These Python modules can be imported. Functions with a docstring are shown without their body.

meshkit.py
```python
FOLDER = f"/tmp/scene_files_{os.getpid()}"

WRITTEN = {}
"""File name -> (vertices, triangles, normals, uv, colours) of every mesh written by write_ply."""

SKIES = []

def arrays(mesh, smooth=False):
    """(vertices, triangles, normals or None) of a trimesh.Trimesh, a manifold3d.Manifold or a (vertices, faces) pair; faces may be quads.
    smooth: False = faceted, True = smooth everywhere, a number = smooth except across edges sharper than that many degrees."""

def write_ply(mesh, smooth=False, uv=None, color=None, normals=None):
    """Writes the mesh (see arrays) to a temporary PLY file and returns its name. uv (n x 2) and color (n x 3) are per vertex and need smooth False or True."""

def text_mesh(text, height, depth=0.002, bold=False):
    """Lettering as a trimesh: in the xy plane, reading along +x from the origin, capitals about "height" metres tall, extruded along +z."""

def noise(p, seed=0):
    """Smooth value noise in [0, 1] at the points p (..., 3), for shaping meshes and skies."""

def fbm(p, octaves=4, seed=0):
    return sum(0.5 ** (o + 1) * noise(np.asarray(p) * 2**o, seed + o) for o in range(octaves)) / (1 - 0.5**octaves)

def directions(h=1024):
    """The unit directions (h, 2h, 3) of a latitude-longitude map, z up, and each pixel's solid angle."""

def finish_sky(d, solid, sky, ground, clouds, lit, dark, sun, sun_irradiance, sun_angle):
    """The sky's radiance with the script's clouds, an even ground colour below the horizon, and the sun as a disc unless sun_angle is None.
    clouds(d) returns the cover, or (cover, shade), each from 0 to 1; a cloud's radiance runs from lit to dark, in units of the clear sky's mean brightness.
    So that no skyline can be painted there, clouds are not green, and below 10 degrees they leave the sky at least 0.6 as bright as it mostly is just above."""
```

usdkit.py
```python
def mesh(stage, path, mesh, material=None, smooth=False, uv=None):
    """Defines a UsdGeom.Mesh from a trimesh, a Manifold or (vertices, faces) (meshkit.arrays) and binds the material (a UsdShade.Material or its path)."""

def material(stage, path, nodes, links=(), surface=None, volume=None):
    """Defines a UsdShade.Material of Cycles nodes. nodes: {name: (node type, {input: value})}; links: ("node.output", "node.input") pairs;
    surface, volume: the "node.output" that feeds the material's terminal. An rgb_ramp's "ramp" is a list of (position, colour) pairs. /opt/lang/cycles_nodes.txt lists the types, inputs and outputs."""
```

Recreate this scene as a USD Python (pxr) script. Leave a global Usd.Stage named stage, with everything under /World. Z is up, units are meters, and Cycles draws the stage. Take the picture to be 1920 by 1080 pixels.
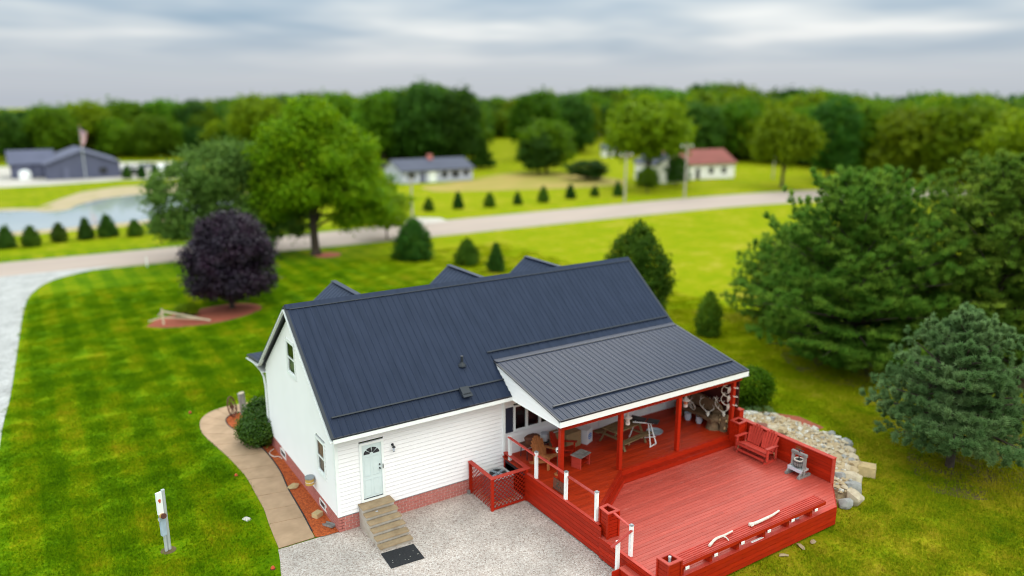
import math, random, re
import numpy as np, trimesh, usdkit
from shapely.geometry import Polygon, Point
from pxr import Usd, UsdGeom, UsdLux, UsdShade, Gf, Sdf, Vt

stage = Usd.Stage.CreateInMemory()
UsdGeom.SetStageUpAxis(stage, 'Z'); UsdGeom.SetStageMetersPerUnit(stage, 1.0)
UsdGeom.Xform.Define(stage, '/World'); UsdGeom.Scope.Define(stage, '/World/Looks')
PI = math.pi

# ------------------------------------------------------------------ camera
EXPOSURE = 0.06
YAW, PITCH = math.radians(32.78), math.radians(13.67)
cam = UsdGeom.Camera.Define(stage, '/World/camera')
fw = np.array([math.sin(YAW)*math.cos(PITCH), math.cos(YAW)*math.cos(PITCH), -math.sin(PITCH)])
rt = np.array([math.cos(YAW), -math.sin(YAW), 0.0]); up_ = np.cross(rt, fw)
M4 = Gf.Matrix4d(*rt, 0, *up_, 0, *(-fw), 0, -7.60, -22.70, 14.25, 1)
cam.AddTransformOp().Set(M4)
cam.CreateHorizontalApertureAttr(36.0); cam.CreateVerticalApertureAttr(20.25); cam.CreateFocalLengthAttr(26.63)
cam.CreateFStopAttr(0.108); cam.CreateFocusDistanceAttr(24.5)
cam.CreateExposureAttr(EXPOSURE); cam.CreateClippingRangeAttr(Gf.Vec2f(0.1, 20000))

# ------------------------------------------------------------------ sun and sky (broken overcast)
SUN_AZ, SUN_EL = math.atan2(0.62, 0.78), math.radians(45)          # direction towards the sun: behind thin cloud, high beyond the house
sdir = np.array([math.sin(SUN_AZ)*math.cos(SUN_EL), math.cos(SUN_AZ)*math.cos(SUN_EL), math.sin(SUN_EL)])
sun = UsdLux.DistantLight.Define(stage, '/World/sun_light')
sun.CreateIntensityAttr(0.4); sun.CreateAngleAttr(36.0); sun.CreateColorAttr(Gf.Vec3f(1.0, 0.95, 0.86))
sun.GetPrim().CreateAttribute('inputs:normalize', Sdf.ValueTypeNames.Bool).Set(True)
zx = np.cross([0, 0, 1.0], sdir); zx /= np.linalg.norm(zx); zy = np.cross(sdir, zx)
UsdGeom.Xformable(sun).AddTransformOp().Set(Gf.Matrix4d(*zx, 0, *zy, 0, *sdir, 0, 0, 0, 0, 1))
SKY_STRENGTH = 0.1
usdkit.material(stage, '/World/Looks/sky', {
    'sky': ('sky_texture', {'sky_type': 'single_scattering', 'sun_disc': False, 'sun_elevation': SUN_EL, 'sun_rotation': SUN_AZ, 'aerosol_density': 2.0}),
    'tc': ('texture_coordinate', {}), 'sep': ('separate_xyz', {}),
    'zc': ('math', {'math_type': 'maximum', 'value2': 0.0}),
    'za': ('math', {'math_type': 'add', 'value2': 0.07}),
    'dx': ('math', {'math_type': 'divide'}), 'dy': ('math', {'math_type': 'divide'}),
    'cv': ('combine_xyz', {}),
    'n1': ('noise_texture', {'scale': 0.42, 'detail': 3.0, 'roughness': 0.45, 'distortion': 0.2}),
    'n2': ('noise_texture', {'scale': 1.1, 'detail': 2.0, 'roughness': 0.45}),
    'nm': ('math', {'math_type': 'multiply_add', 'value2': 0.25}),
    'ramp': ('rgb_ramp', {'ramp': [(0.0, (1.7, 2.6, 3.8)), (0.48, (2.3, 3.3, 4.5)), (0.58, (3.4, 4.2, 5.2)), (0.68, (5.0, 5.5, 6.1)), (0.80, (7.4, 7.5, 7.7)), (1.0, (9.0, 9.0, 8.9))]}),
    'rampk': ('rgb_ramp', {'ramp': [(0.0, (4.5, 5.0, 5.7)), (1.0, (5.0, 5.35, 5.95))]}),
    'hz': ('map_range', {'from_min': 0.025, 'from_max': 0.10, 'to_min': 0.0, 'to_max': 1.0, 'clamp': True, 'range_type': 'smoothstep'}),
    'low': ('mix', {}),
    'ov': ('map_range', {'from_min': 0.0, 'from_max': 1.0, 'to_min': 1.0, 'to_max': 3.75, 'clamp': True}), 'ovb': ('map_range', {'from_min': 0.0, 'from_max': 1.0, 'to_min': 1.0, 'to_max': 3.15, 'clamp': True}),
    'ovc': ('combine_xyz', {}),
    'cl': ('mix', {'mix_type': 'multiply', 'fac': 1.0}),
    'fin': ('mix', {'fac': 0.93}),
    'bg': ('background_shader', {'strength': SKY_STRENGTH})},
    [('tc.generated', 'sep.vector'), ('sep.z', 'zc.value1'), ('zc.value', 'za.value1'), ('sep.x', 'dx.value1'), ('za.value', 'dx.value2'),
     ('sep.y', 'dy.value1'), ('za.value', 'dy.value2'), ('dx.value', 'cv.x'), ('dy.value', 'cv.y'), ('cv.vector', 'n1.vector'), ('cv.vector', 'n2.vector'),
     ('n2.fac', 'nm.value1'), ('n1.fac', 'nm.value3'), ('nm.value', 'ramp.fac'), ('n1.fac', 'rampk.fac'), ('sep.z', 'hz.value'), ('hz.result', 'low.fac'),
     ('rampk.color', 'low.color1'), ('ramp.color', 'low.color2'), ('sep.z', 'ov.value'), ('ov.result', 'ovc.x'), ('ov.result', 'ovc.y'), ('sep.z', 'ovb.value'), ('ovb.result', 'ovc.z'),
     ('low.color', 'cl.color1'), ('ovc.vector', 'cl.color2'), ('sky.color', 'fin.color1'), ('cl.color', 'fin.color2'), ('fin.color', 'bg.color')], surface='bg.background')
dome = UsdLux.DomeLight.Define(stage, '/World/sky')
dome.CreateIntensityAttr(1.0)
UsdShade.MaterialBindingAPI.Apply(dome.GetPrim()).Bind(UsdShade.Material.Get(stage, '/World/Looks/sky'))
dome.GetPrim().SetCustomDataByKey('kind', 'structure')
dome.GetPrim().SetCustomDataByKey('label', 'pale grey overcast sky with white gaps and blue-grey bands'); dome.GetPrim().SetCustomDataByKey('category', 'sky')

# ------------------------------------------------------------------ scene helpers
used = {}
def numbered(base, name):
    n = used.get((base, name), 0); used[(base, name)] = n + 1
    return f'{base}/{name}' + (f'_{n:03d}' if n else '')
def tag(p, label=None, cat=None, group=None, kind=None):
    for k, v in (('label', label), ('category', cat), ('group', group), ('kind', kind)):
        if v: p.SetCustomDataByKey(k, v)
def place(x, loc, rz, sc):
    s = (sc, sc, sc) if np.ndim(sc) == 0 else sc
    xf = UsdGeom.Xformable(x)
    xf.AddTranslateOp().Set(Gf.Vec3d(*map(float, loc))); xf.AddRotateZOp().Set(float(math.degrees(rz))); xf.AddScaleOp().Set(Gf.Vec3f(*map(float, s)))
def thing(name, label, cat, loc=(0, 0, 0), rz=0.0, sc=1.0, group=None, kind=None):
    path = numbered('/World', name); x = UsdGeom.Xform.Define(stage, path); place(x, loc, rz, sc)
    tag(x.GetPrim(), label, cat, group, kind); return path
def part(parent, name, mb, m, smooth=False, label=None, kind=None):
    path = numbered(parent, name)
    p = usdkit.mesh(stage, path, mb.arr() if isinstance(mb, MB) else mb, '/World/Looks/' + m, smooth).GetPrim()
    tag(p, label, None, None, kind); return path
def single(name, mb, m, label, cat, kind=None, group=None, smooth=False):
    path = part('/World', name, mb, m, smooth); tag(stage.GetPrimAtPath(path), label, cat, group, kind); return path
def copy(src, label, loc, rz=0.0, sc=1.0, group=None, name=None):
    s = stage.GetPrimAtPath(src); base = name or re.sub(r'_[0-9]{3}$', '', src.split('/')[-1])
    path = numbered('/World', base); x = UsdGeom.Xform.Define(stage, path); place(x, loc, rz, sc)
    p = x.GetPrim(); p.GetReferences().AddInternalReference(src); p.SetInstanceable(True)
    tag(p, label, s.GetCustomDataByKey('category'), group or s.GetCustomDataByKey('group')); return path

def rotm(ax, a):
    c, s = math.cos(a), math.sin(a)
    return np.array({'x': [[1, 0, 0], [0, c, -s], [0, s, c]], 'y': [[c, 0, s], [0, 1, 0], [-s, 0, c]], 'z': [[c, -s, 0], [s, c, 0], [0, 0, 1]]}[ax], float)
BV = np.array([[x, y, z] for x in (-.5, .5) for y in (-.5, .5) for z in (-.5, .5)])
BF = np.array([[0, 1, 3], [0, 3, 2], [4, 6, 7], [4, 7, 5], [0, 4, 5], [0, 5, 1], [2, 3, 7], [2, 7, 6], [0, 2, 6], [0, 6, 4], [1, 5, 7], [1, 7, 3]])
class MB:
    def __init__(s): s.v, s.f, s.n = [], [], 0
    def add(s, v, f):
        v = np.asarray(v, float); f = np.asarray(f, int)
        if f.shape[1] == 4: f = np.vstack([f[:, [0, 1, 2]], f[:, [0, 2, 3]]])
        s.v.append(v); s.f.append(f + s.n); s.n += len(v); return s
    def arr(s): return np.vstack(s.v), np.vstack(s.f)
    def bx(s, x0, x1, y0, y1, z0, z1):
        return s.add((BV + .5) * [x1 - x0, y1 - y0, z1 - z0] + [x0, y0, z0], BF)
    def box(s, c, size, R=None):
        v = BV * size
        return s.add((v if R is None else v @ R.T) + c, BF)
    def beam(s, p, q, w, h, up=(0, 0, 1)):
        p, q = np.asarray(p, float), np.asarray(q, float); d = q - p; L = np.linalg.norm(d); d = d / L
        a = np.cross(up, d)
        if np.linalg.norm(a) < 1e-4: a = np.cross((0, 1, 0), d)
        a /= np.linalg.norm(a); b = np.cross(d, a)
        return s.add((BV * [L, w, h]) @ np.array([d, a, b]) + (p + q) / 2, BF)
    def cyl(s, p, q, r0, r1=None, n=12, cap=True):
        r1 = r0 if r1 is None else r1
        p, q = np.asarray(p, float), np.asarray(q, float); d = q - p; d = d / np.linalg.norm(d)
        a = np.cross((0, 0, 1), d)
        if np.linalg.norm(a) < 1e-4: a = np.array([1.0, 0, 0])
        a /= np.linalg.norm(a); b = np.cross(d, a); t = np.arange(n) * 2 * PI / n
        c = np.cos(t)[:, None] * a + np.sin(t)[:, None] * b
        v = np.vstack([p + r0 * c, q + r1 * c, [p], [q]]); i = np.arange(n); j = (i + 1) % n
        f = np.vstack([np.c_[i, j, n + j], np.c_[i, n + j, n + i]])
        if cap: f = np.vstack([f, np.c_[np.full(n, 2*n), j, i], np.c_[np.full(n, 2*n+1), n + i, n + j]])
        return s.add(v, f)
    def lathe(s, prof, c=(0, 0, 0), n=16):
        t = np.arange(n) * 2 * PI / n; prof = np.asarray(prof, float); m = len(prof)
        v = np.concatenate([np.c_[r * np.cos(t), r * np.sin(t), np.full(n, z)] for r, z in prof]) + c
        i = np.arange(n); j = (i + 1) % n; f = []
        for k in range(m - 1): f.append(np.c_[k*n+i, k*n+j, (k+1)*n+j, (k+1)*n+i])
        return s.add(v, np.vstack(f))
    def tube(s, pts, rad, n=6):
        pts = np.asarray(pts, float); rad = np.broadcast_to(rad, (len(pts),))
        for k in range(len(pts) - 1): s.cyl(pts[k], pts[k+1], rad[k], rad[k+1], n)
        return s
    def prism(s, poly, z0, z1):
        p = poly if isinstance(poly, Polygon) else Polygon(poly)
        if not p.is_valid: p = p.buffer(0)
        m = trimesh.creation.extrude_polygon(p, z1 - z0, engine='earcut'); return s.add(np.array(m.vertices) + [0, 0, z0], m.faces)
    def wallprism(s, pts, o, u, w, t):
        """polygon (a, b) in the plane spanned by u and w at o, thickened by t along u x w"""
        m = trimesh.creation.extrude_polygon(Polygon(pts), 1.0, engine='earcut'); v = np.array(m.vertices)
        u, w = np.asarray(u, float), np.asarray(w, float); nn = np.cross(u, w)
        return s.add(np.asarray(o) + v[:, :1] * u + v[:, 1:2] * w + v[:, 2:] * nn * t, m.faces)
    def sheet(s, poly, z):
        p = poly if isinstance(poly, Polygon) else Polygon(poly)
        v, f = trimesh.creation.triangulate_polygon(p.buffer(0), engine='earcut'); 
        return s.add(np.c_[v, np.full(len(v), z)], f)
    def blob(s, c, r, sub=1, rng=None, amp=.12):
        m = trimesh.creation.icosphere(sub, 1.0); v = np.array(m.vertices)
        if rng is not None: v = v * (1 + rng.normal(0, amp, (len(v), 1)))
        return s.add(v * r + c, m.faces)
def smoothline(pts, n=6):
    """Catmull-Rom through points"""
    p = np.asarray(pts, float); out = []
    q = np.vstack([2*p[0]-p[1], p, 2*p[-1]-p[-2]])
    for i in range(1, len(q) - 2):
        a, b, c, d = q[i-1], q[i], q[i+1], q[i+2]
        for t in np.arange(n) / n:
            out.append(.5*((2*b)+(c-a)*t+(2*a-5*b+4*c-d)*t*t+(3*b-a-3*c+d)*t**3))
    out.append(p[-1]); return np.array(out)

# ------------------------------------------------------------------ materials
def mat(name, c, c2=None, rough=.6, scale=3.0, detail=4.0, lo=.35, hi=.65, bump=0.0, bscale=40.0, metal=0.0, spec=.5, stretch=None, island=0.0, coord='pos', bdist=.02):
    """two colours mixed by noise, optional random tone per loose piece, optional bump"""
    n = {'g': ('geometry', {}), 'p': ('principled_bsdf', {'roughness': rough, 'metallic': metal, 'specular_ior_level': spec})}; l = []
    src = 'g.position'
    if coord == 'obj': n['tc'] = ('texture_coordinate', {}); src = 'tc.object'
    if stretch: n['mp'] = ('mapping', {'scale': stretch}); l.append((src, 'mp.vector')); src = 'mp.vector'
    if c2 is None: c2 = tuple(x * .8 for x in c)
    n['n'] = ('noise_texture', {'scale': scale, 'detail': detail, 'roughness': .6})
    n['r'] = ('map_range', {'from_min': lo, 'from_max': hi, 'to_min': 0.0, 'to_max': 1.0, 'clamp': True})
    n['m'] = ('mix', {'color1': c, 'color2': c2})
    l += [(src, 'n.vector'), ('n.fac', 'r.value'), ('r.result', 'm.fac')]; out = 'm.color'
    if island:
        n['ir'] = ('map_range', {'from_min': 0.0, 'from_max': 1.0, 'to_min': 1 - island, 'to_max': 1 + island}); n['ih'] = ('hsv', {})
        l += [('g.random_per_island', 'ir.value'), ('ir.result', 'ih.value'), (out, 'ih.color')]; out = 'ih.color'
    l.append((out, 'p.base_color'))
    if bump:
        n['bn'] = ('noise_texture', {'scale': bscale, 'detail': 3.0, 'roughness': .6}); n['b'] = ('bump', {'strength': bump, 'distance': bdist})
        l += [(src, 'bn.vector'), ('bn.fac', 'b.height'), ('b.normal', 'p.normal')]
    usdkit.material(stage, '/World/Looks/' + name, n, l, surface='p.BSDF')

def board_mat(name, c, c2, worn, rough=.5, wscale=(1.2, 8, 8), amt=(.62, .75), tone=.16):
    """painted or stained timber: tone per board from its own place, grain along x, worn flecks"""
    n = {'g': ('geometry', {}), 'oi': ('object_info', {}), 'mp': ('mapping', {'scale': wscale}), 'n': ('noise_texture', {'scale': 2.0, 'detail': 5.0, 'roughness': .65}),
         'm': ('mix', {'color1': c, 'color2': c2}), 'r': ('map_range', {'from_min': .35, 'from_max': .65, 'to_min': 0.0, 'to_max': 1.0, 'clamp': True}),
         'w': ('noise_texture', {'scale': 1.1, 'detail': 6.0, 'roughness': .72}), 'wr': ('map_range', {'from_min': amt[0], 'from_max': amt[1], 'to_min': 0.0, 'to_max': .75, 'clamp': True}), 'wm': ('mix', {'color2': worn}),
         'tr': ('map_range', {'from_min': 0.0, 'from_max': 1.0, 'to_min': 1 - tone, 'to_max': 1 + tone}), 'h': ('hsv', {}), 'ir': ('math', {'math_type': 'add'}), 'fr': ('math', {'math_type': 'fraction'}),
         'rr': ('map_range', {'from_min': .3, 'from_max': .7, 'to_min': rough - .1, 'to_max': rough + .12}), 'b': ('bump', {'strength': .25, 'distance': .01}), 'p': ('principled_bsdf', {'specular_ior_level': .22})}
    usdkit.material(stage, '/World/Looks/' + name, n, [('g.position', 'mp.vector'), ('mp.vector', 'n.vector'), ('mp.vector', 'w.vector'), ('n.fac', 'r.value'), ('r.result', 'm.fac'), ('m.color', 'wm.color1'),
        ('w.fac', 'wr.value'), ('wr.result', 'wm.fac'), ('wm.color', 'h.color'), ('oi.random', 'ir.value1'), ('g.random_per_island', 'ir.value2'), ('ir.value', 'fr.value1'), ('fr.value', 'tr.value'), ('tr.result', 'h.value'),
        ('h.color', 'p.base_color'), ('w.fac', 'rr.value'), ('rr.result', 'p.roughness'), ('n.fac', 'b.height'), ('b.normal', 'p.normal')], surface='p.BSDF')

def leaf_mat(name, c, c2, trans=.35, rough=.6, spec=.12, var=.25):
    """leaves: tone differs leaf by leaf and clump by clump, some light passes through"""
    n = {'g': ('geometry', {}), 'tc': ('texture_coordinate', {}), 'n': ('noise_texture', {'scale': .9, 'detail': 3.0}), 'm': ('mix', {'color1': c, 'color2': c2}),
         'a': ('math', {'math_type': 'multiply_add', 'value2': .55}), 'r': ('map_range', {'from_min': .45, 'from_max': 1.05, 'to_min': 0.0, 'to_max': 1.0, 'clamp': True}), 'oi': ('object_info', {}),
         'h': ('hsv', {}), 'hv': ('map_range', {'from_min': 0.0, 'from_max': 1.0, 'to_min': 1 - var, 'to_max': 1 + var}), 'hh': ('map_range', {'from_min': 0.0, 'from_max': 1.0, 'to_min': .487, 'to_max': .513}), 'ob': ('map_range', {'from_min': 0.0, 'from_max': 1.0, 'to_min': .72, 'to_max': 1.3}), 'vm': ('math', {'math_type': 'multiply'}), 'of': ('math', {'math_type': 'multiply', 'value2': 7.31}), 'off': ('math', {'math_type': 'fraction'}),
         'p': ('principled_bsdf', {'roughness': rough, 'specular_ior_level': spec}), 't': ('translucent_bsdf', {}), 'x': ('mix_closure', {'fac': trans})}
    usdkit.material(stage, '/World/Looks/' + name, n, [('tc.object', 'n.vector'), ('g.random_per_island', 'a.value1'), ('n.fac', 'a.value3'), ('a.value', 'r.value'), ('r.result', 'm.fac'), ('m.color', 'h.color'),
        ('g.random_per_island', 'hv.value'), ('hv.result', 'vm.value1'), ('oi.random', 'of.value1'), ('of.value', 'off.value1'), ('off.value', 'ob.value'), ('ob.result', 'vm.value2'), ('vm.value', 'h.value'), ('oi.random', 'hh.value'), ('hh.result', 'h.hue'), ('h.color', 'p.base_color'), ('h.color', 't.color'), ('p.BSDF', 'x.closure1'), ('t.BSDF', 'x.closure2')], surface='x.closure')

mat('roof_metal', (.026, .035, .068), (.019, .027, .054), rough=.36, scale=1.2, stretch=(4, .6, .6), spec=.13)
mat('roof_trim', (.016, .019, .028), (.011, .013, .02), rough=.4, scale=2)
mat('siding', (.91, .865, .885), (.885, .84, .86), rough=.55, scale=.8)
mat('white_paint', (.87, .87, .87), (.82, .82, .82), rough=.5, scale=2)
mat('soffit', (.70, .68, .66), rough=.7)
mat('brick', (.60, .20, .17), (.50, .145, .12), rough=.85, scale=9, bump=.3, island=.22)
mat('mortar', (.82, .66, .62), (.74, .56, .52), rough=.9, scale=12)
mat('concrete', (.53, .345, .22), (.42, .27, .165), rough=.88, scale=1.6, detail=7, bump=.15)
mat('step_concrete', (.42, .30, .185), (.30, .205, .12), rough=.9, scale=3, detail=7, bump=.3)
mat('step_side', (.52, .47, .42), (.38, .31, .25), rough=.9, scale=3, detail=7, bump=.2)
mat('asphalt', (.50, .385, .33), (.43, .335, .29), rough=.9, scale=.5, detail=6, stretch=(.15, 1, 1))
mat('shoulder_gravel', (.42, .36, .27), (.34, .29, .2), rough=.95, scale=1.5, detail=6)
mat('mulch', (.70, .15, .03), (.34, .055, .012), rough=.95, scale=16, detail=5, bump=.9, bscale=30, bdist=.05)
mat('mulch_faded', (.50, .13, .075), (.34, .08, .045), rough=.95, scale=10, detail=5, bump=.8, bscale=25, bdist=.05)
mat('pond_bank', (.50, .38, .24), (.40, .32, .16), rough=.95, scale=.4)
mat('dry_grass', (.44, .30, .07), (.30, .27, .02), rough=.95, scale=.12, detail=5)
mat('needle_litter', (.17, .115, .05), (.09, .075, .025), rough=.95, scale=2.5, detail=6, bump=.5, bscale=20)  # dark brown for soil and joints, also painted shade under the conifers
mat('pale_gravel', (.60, .55, .50), (.5, .44, .38), rough=.95, scale=.3)
mat('door_paint', (.64, .71, .72), (.60, .67, .68), rough=.4)
mat('dark_metal', (.035, .035, .04), rough=.4, metal=.4)
mat('black_rubber', (.012, .012, .016), (.02, .02, .024), rough=.8, scale=30, bump=.4)
mat('grey_metal', (.34, .36, .38), (.26, .28, .3), rough=.45, metal=.3, scale=4)
mat('light_grey_metal', (.52, .54, .56), (.44, .46, .48), rough=.45, metal=.2, scale=4)
mat('meter_grey', (.42, .50, .60), (.35, .42, .5), rough=.5, scale=3)
mat('shutter', (.025, .03, .055), (.02, .024, .045), rough=.5)
board_mat('deck_floor', (.53, .082, .058), (.45, .060, .042), (.70, .30, .25), rough=.46, wscale=(.7, 9, 9), amt=(.60, .84), tone=.10)  # pinker base paints in sky sheen on the open deck; flecks are wear
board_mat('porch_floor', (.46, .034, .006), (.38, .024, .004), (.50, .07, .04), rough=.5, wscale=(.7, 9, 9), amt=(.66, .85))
board_mat('red_timber', (.39, .016, .002), (.31, .011, .001), (.50, .06, .03), rough=.5, wscale=(1.5, 1.5, 8), amt=(.68, .85))
board_mat('red_cap', (.56, .06, .04), (.47, .045, .03), (.62, .2, .16), rough=.5, wscale=(1.5, 1.5, 8), amt=(.66, .85))
board_mat('glider_red', (.52, .055, .038), (.45, .042, .028), (.62, .2, .16), rough=.5)
board_mat('red_rail', (.55, .075, .06), (.46, .06, .05), (.62, .2, .16), rough=.5)
board_mat('cedar', (.46, .17, .06), (.36, .12, .04), (.55, .28, .14), rough=.65, wscale=(3, 3, 3))
board_mat('weathered_wood', (.25, .17, .085), (.17, .11, .05), (.34, .26, .17), rough=.8, wscale=(1.5, 6, 6))
board_mat('old_log', (.20, .125, .07), (.11, .065, .035), (.30, .22, .14), rough=.85, wscale=(2, 5, 5), amt=(.5, .7))
board_mat('grey_wood', (.27, .25, .24), (.17, .155, .15), (.38, .36, .35), rough=.8, wscale=(5, 5, 2), amt=(.5, .7))
mat('rust', (.13, .035, .015), (.08, .022, .012), rough=.7, scale=8, bump=.2)
mat('cardboard', (.30, .19, .09), (.24, .15, .07), rough=.85, scale=4)
mat('box_white', (.72, .72, .75), (.66, .66, .69), rough=.6)
mat('emblem_blue', (.03, .20, .62), (.03, .18, .55), rough=.5)
mat('bone', (.78, .73, .68), (.62, .54, .45), rough=.6, scale=14)
mat('ceramic', (.52, .55, .62), (.46, .48, .56), rough=.35)
mat('enamel', (.78, .70, .66), (.72, .62, .58), rough=.35)
mat('lantern_glow', (.75, .25, .14), (.65, .2, .1), rough=.3)
mat('black_vinyl', (.012, .012, .016), (.016, .016, .02), rough=.4)
mat('yellow_can', (.62, .36, .08), (.5, .28, .06), rough=.5)
mat('bark', (.085, .06, .042), (.045, .032, .024), rough=.95, scale=6, bump=.6, bscale=12, coord='obj')
mat('tan_block', (.60, .43, .22), (.48, .35, .18), rough=.9, scale=5, bump=.3)
mat('stone_pale', (.82, .68, .49), (.68, .54, .38), rough=.9, scale=6, bump=.3, island=.3)
mat('stone_tan', (.74, .56, .34), (.60, .44, .27), rough=.9, scale=6, bump=.3, island=.3)
mat('stone_grey', (.48, .46, .44), (.34, .33, .32), rough=.9, scale=5, bump=.3, island=.25)
mat('stone_white', (.86, .82, .75), (.74, .69, .61), rough=.9, scale=6, bump=.3, island=.2)
mat('stone_red', (.30, .12, .09), (.24, .10, .07), rough=.9, scale=6, bump=.3)
mat('wall_slate', (.085, .09, .15), (.07, .075, .13), rough=.7, scale=.5)
mat('roof_slate', (.13, .135, .21), (.11, .115, .18), rough=.95, scale=.5)
mat('roof_pale', (.11, .115, .165), (.09, .095, .14), rough=.95, scale=.5)
mat('roof_red', (.34, .10, .085), (.27, .085, .07), rough=.95, scale=.5)
mat('wall_lavender', (.44, .44, .54), (.38, .38, .48), rough=.7)
mat('cabinet_shaded', (.11, .11, .115), rough=.5)  # grey cabinet darkened to paint in the shade behind the lattice
mat('pole_wood', (.42, .38, .32), (.32, .28, .24), rough=.9)
mat('flag_red', (.5, .06, .10), rough=.7); mat('flag_white', (.75, .72, .75), rough=.7); mat('flag_blue', (.05, .06, .25), rough=.7)
mat('marker_red', (.60, .08, .02), rough=.6)
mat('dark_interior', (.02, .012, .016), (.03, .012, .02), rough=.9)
mat('tan_curtain', (.30, .17, .10), (.22, .13, .08), rough=.9, stretch=(10, 10, 1)); mat('grey_curtain', (.30, .31, .33), (.22, .22, .24), rough=.9, stretch=(10, 10, 1))
mat('cedar_blind', (.10, .085, .03), (.07, .06, .02), rough=.9)
mat('dark_red_lattice', (.10, .012, .008), (.07, .009, .006), rough=.7)
# window glass: sunlight passes, the sky mirrors in it
usdkit.material(stage, '/World/Looks/pane_glass', {'f': ('fresnel', {'IOR': 1.5}), 't': ('transparent_bsdf', {'color': (.9, .93, .92)}), 'g': ('glossy_bsdf', {'color': (1, 1, 1), 'roughness': .02}), 'x': ('mix_closure', {})},
    [('f.fac', 'x.fac'), ('t.BSDF', 'x.closure1'), ('g.BSDF', 'x.closure2')], surface='x.closure')
usdkit.material(stage, '/World/Looks/pond_water', {'g': ('geometry', {}), 'n': ('noise_texture', {'scale': 1.5, 'detail': 3.0}), 'b': ('bump', {'strength': .04, 'distance': .05}), 'p': ('principled_bsdf', {'base_color': (.30, .33, .35), 'roughness': .04, 'ior': 1.45})},
    [('g.position', 'n.vector'), ('n.fac', 'b.height'), ('b.normal', 'p.normal')], surface='p.BSDF')
leaf_mat('maple_leaf', (.17, .33, .002), (.50, .62, .006), trans=0.5)
leaf_mat('tree_leaf', (.11, .24, .006), (.30, .45, .008), trans=0.5)
leaf_mat('olive_leaf', (.20, .31, .004), (.46, .55, .006), trans=0.5)
leaf_mat('dark_leaf', (.055, .15, .014), (.14, .27, .018), trans=0.45)
leaf_mat('light_leaf', (.20, .34, .008), (.42, .55, .015), trans=0.5)
leaf_mat('purple_leaf', (.020, .009, .024), (.085, .028, .062), trans=.15, spec=.35, rough=.45)
leaf_mat('pine_needle', (.11, .22, .022), (.52, .64, .08), trans=0.5, spec=.12)
leaf_mat('spruce_needle', (.20, .35, .12), (.62, .80, .36), trans=0.45, spec=.12)
leaf_mat('far_pine_needle', (.12, .21, .035), (.32, .44, .08), trans=0.5)
leaf_mat('bush_leaf', (.055, .15, .006), (.24, .42, .014), trans=0.4, spec=.45, rough=.4)
leaf_mat('bright_bush_leaf', (.10, .25, .004), (.36, .56, .010), trans=0.45)
leaf_mat('cedar_leaf', (.075, .16, .008), (.24, .36, .014), trans=0.4)

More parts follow.
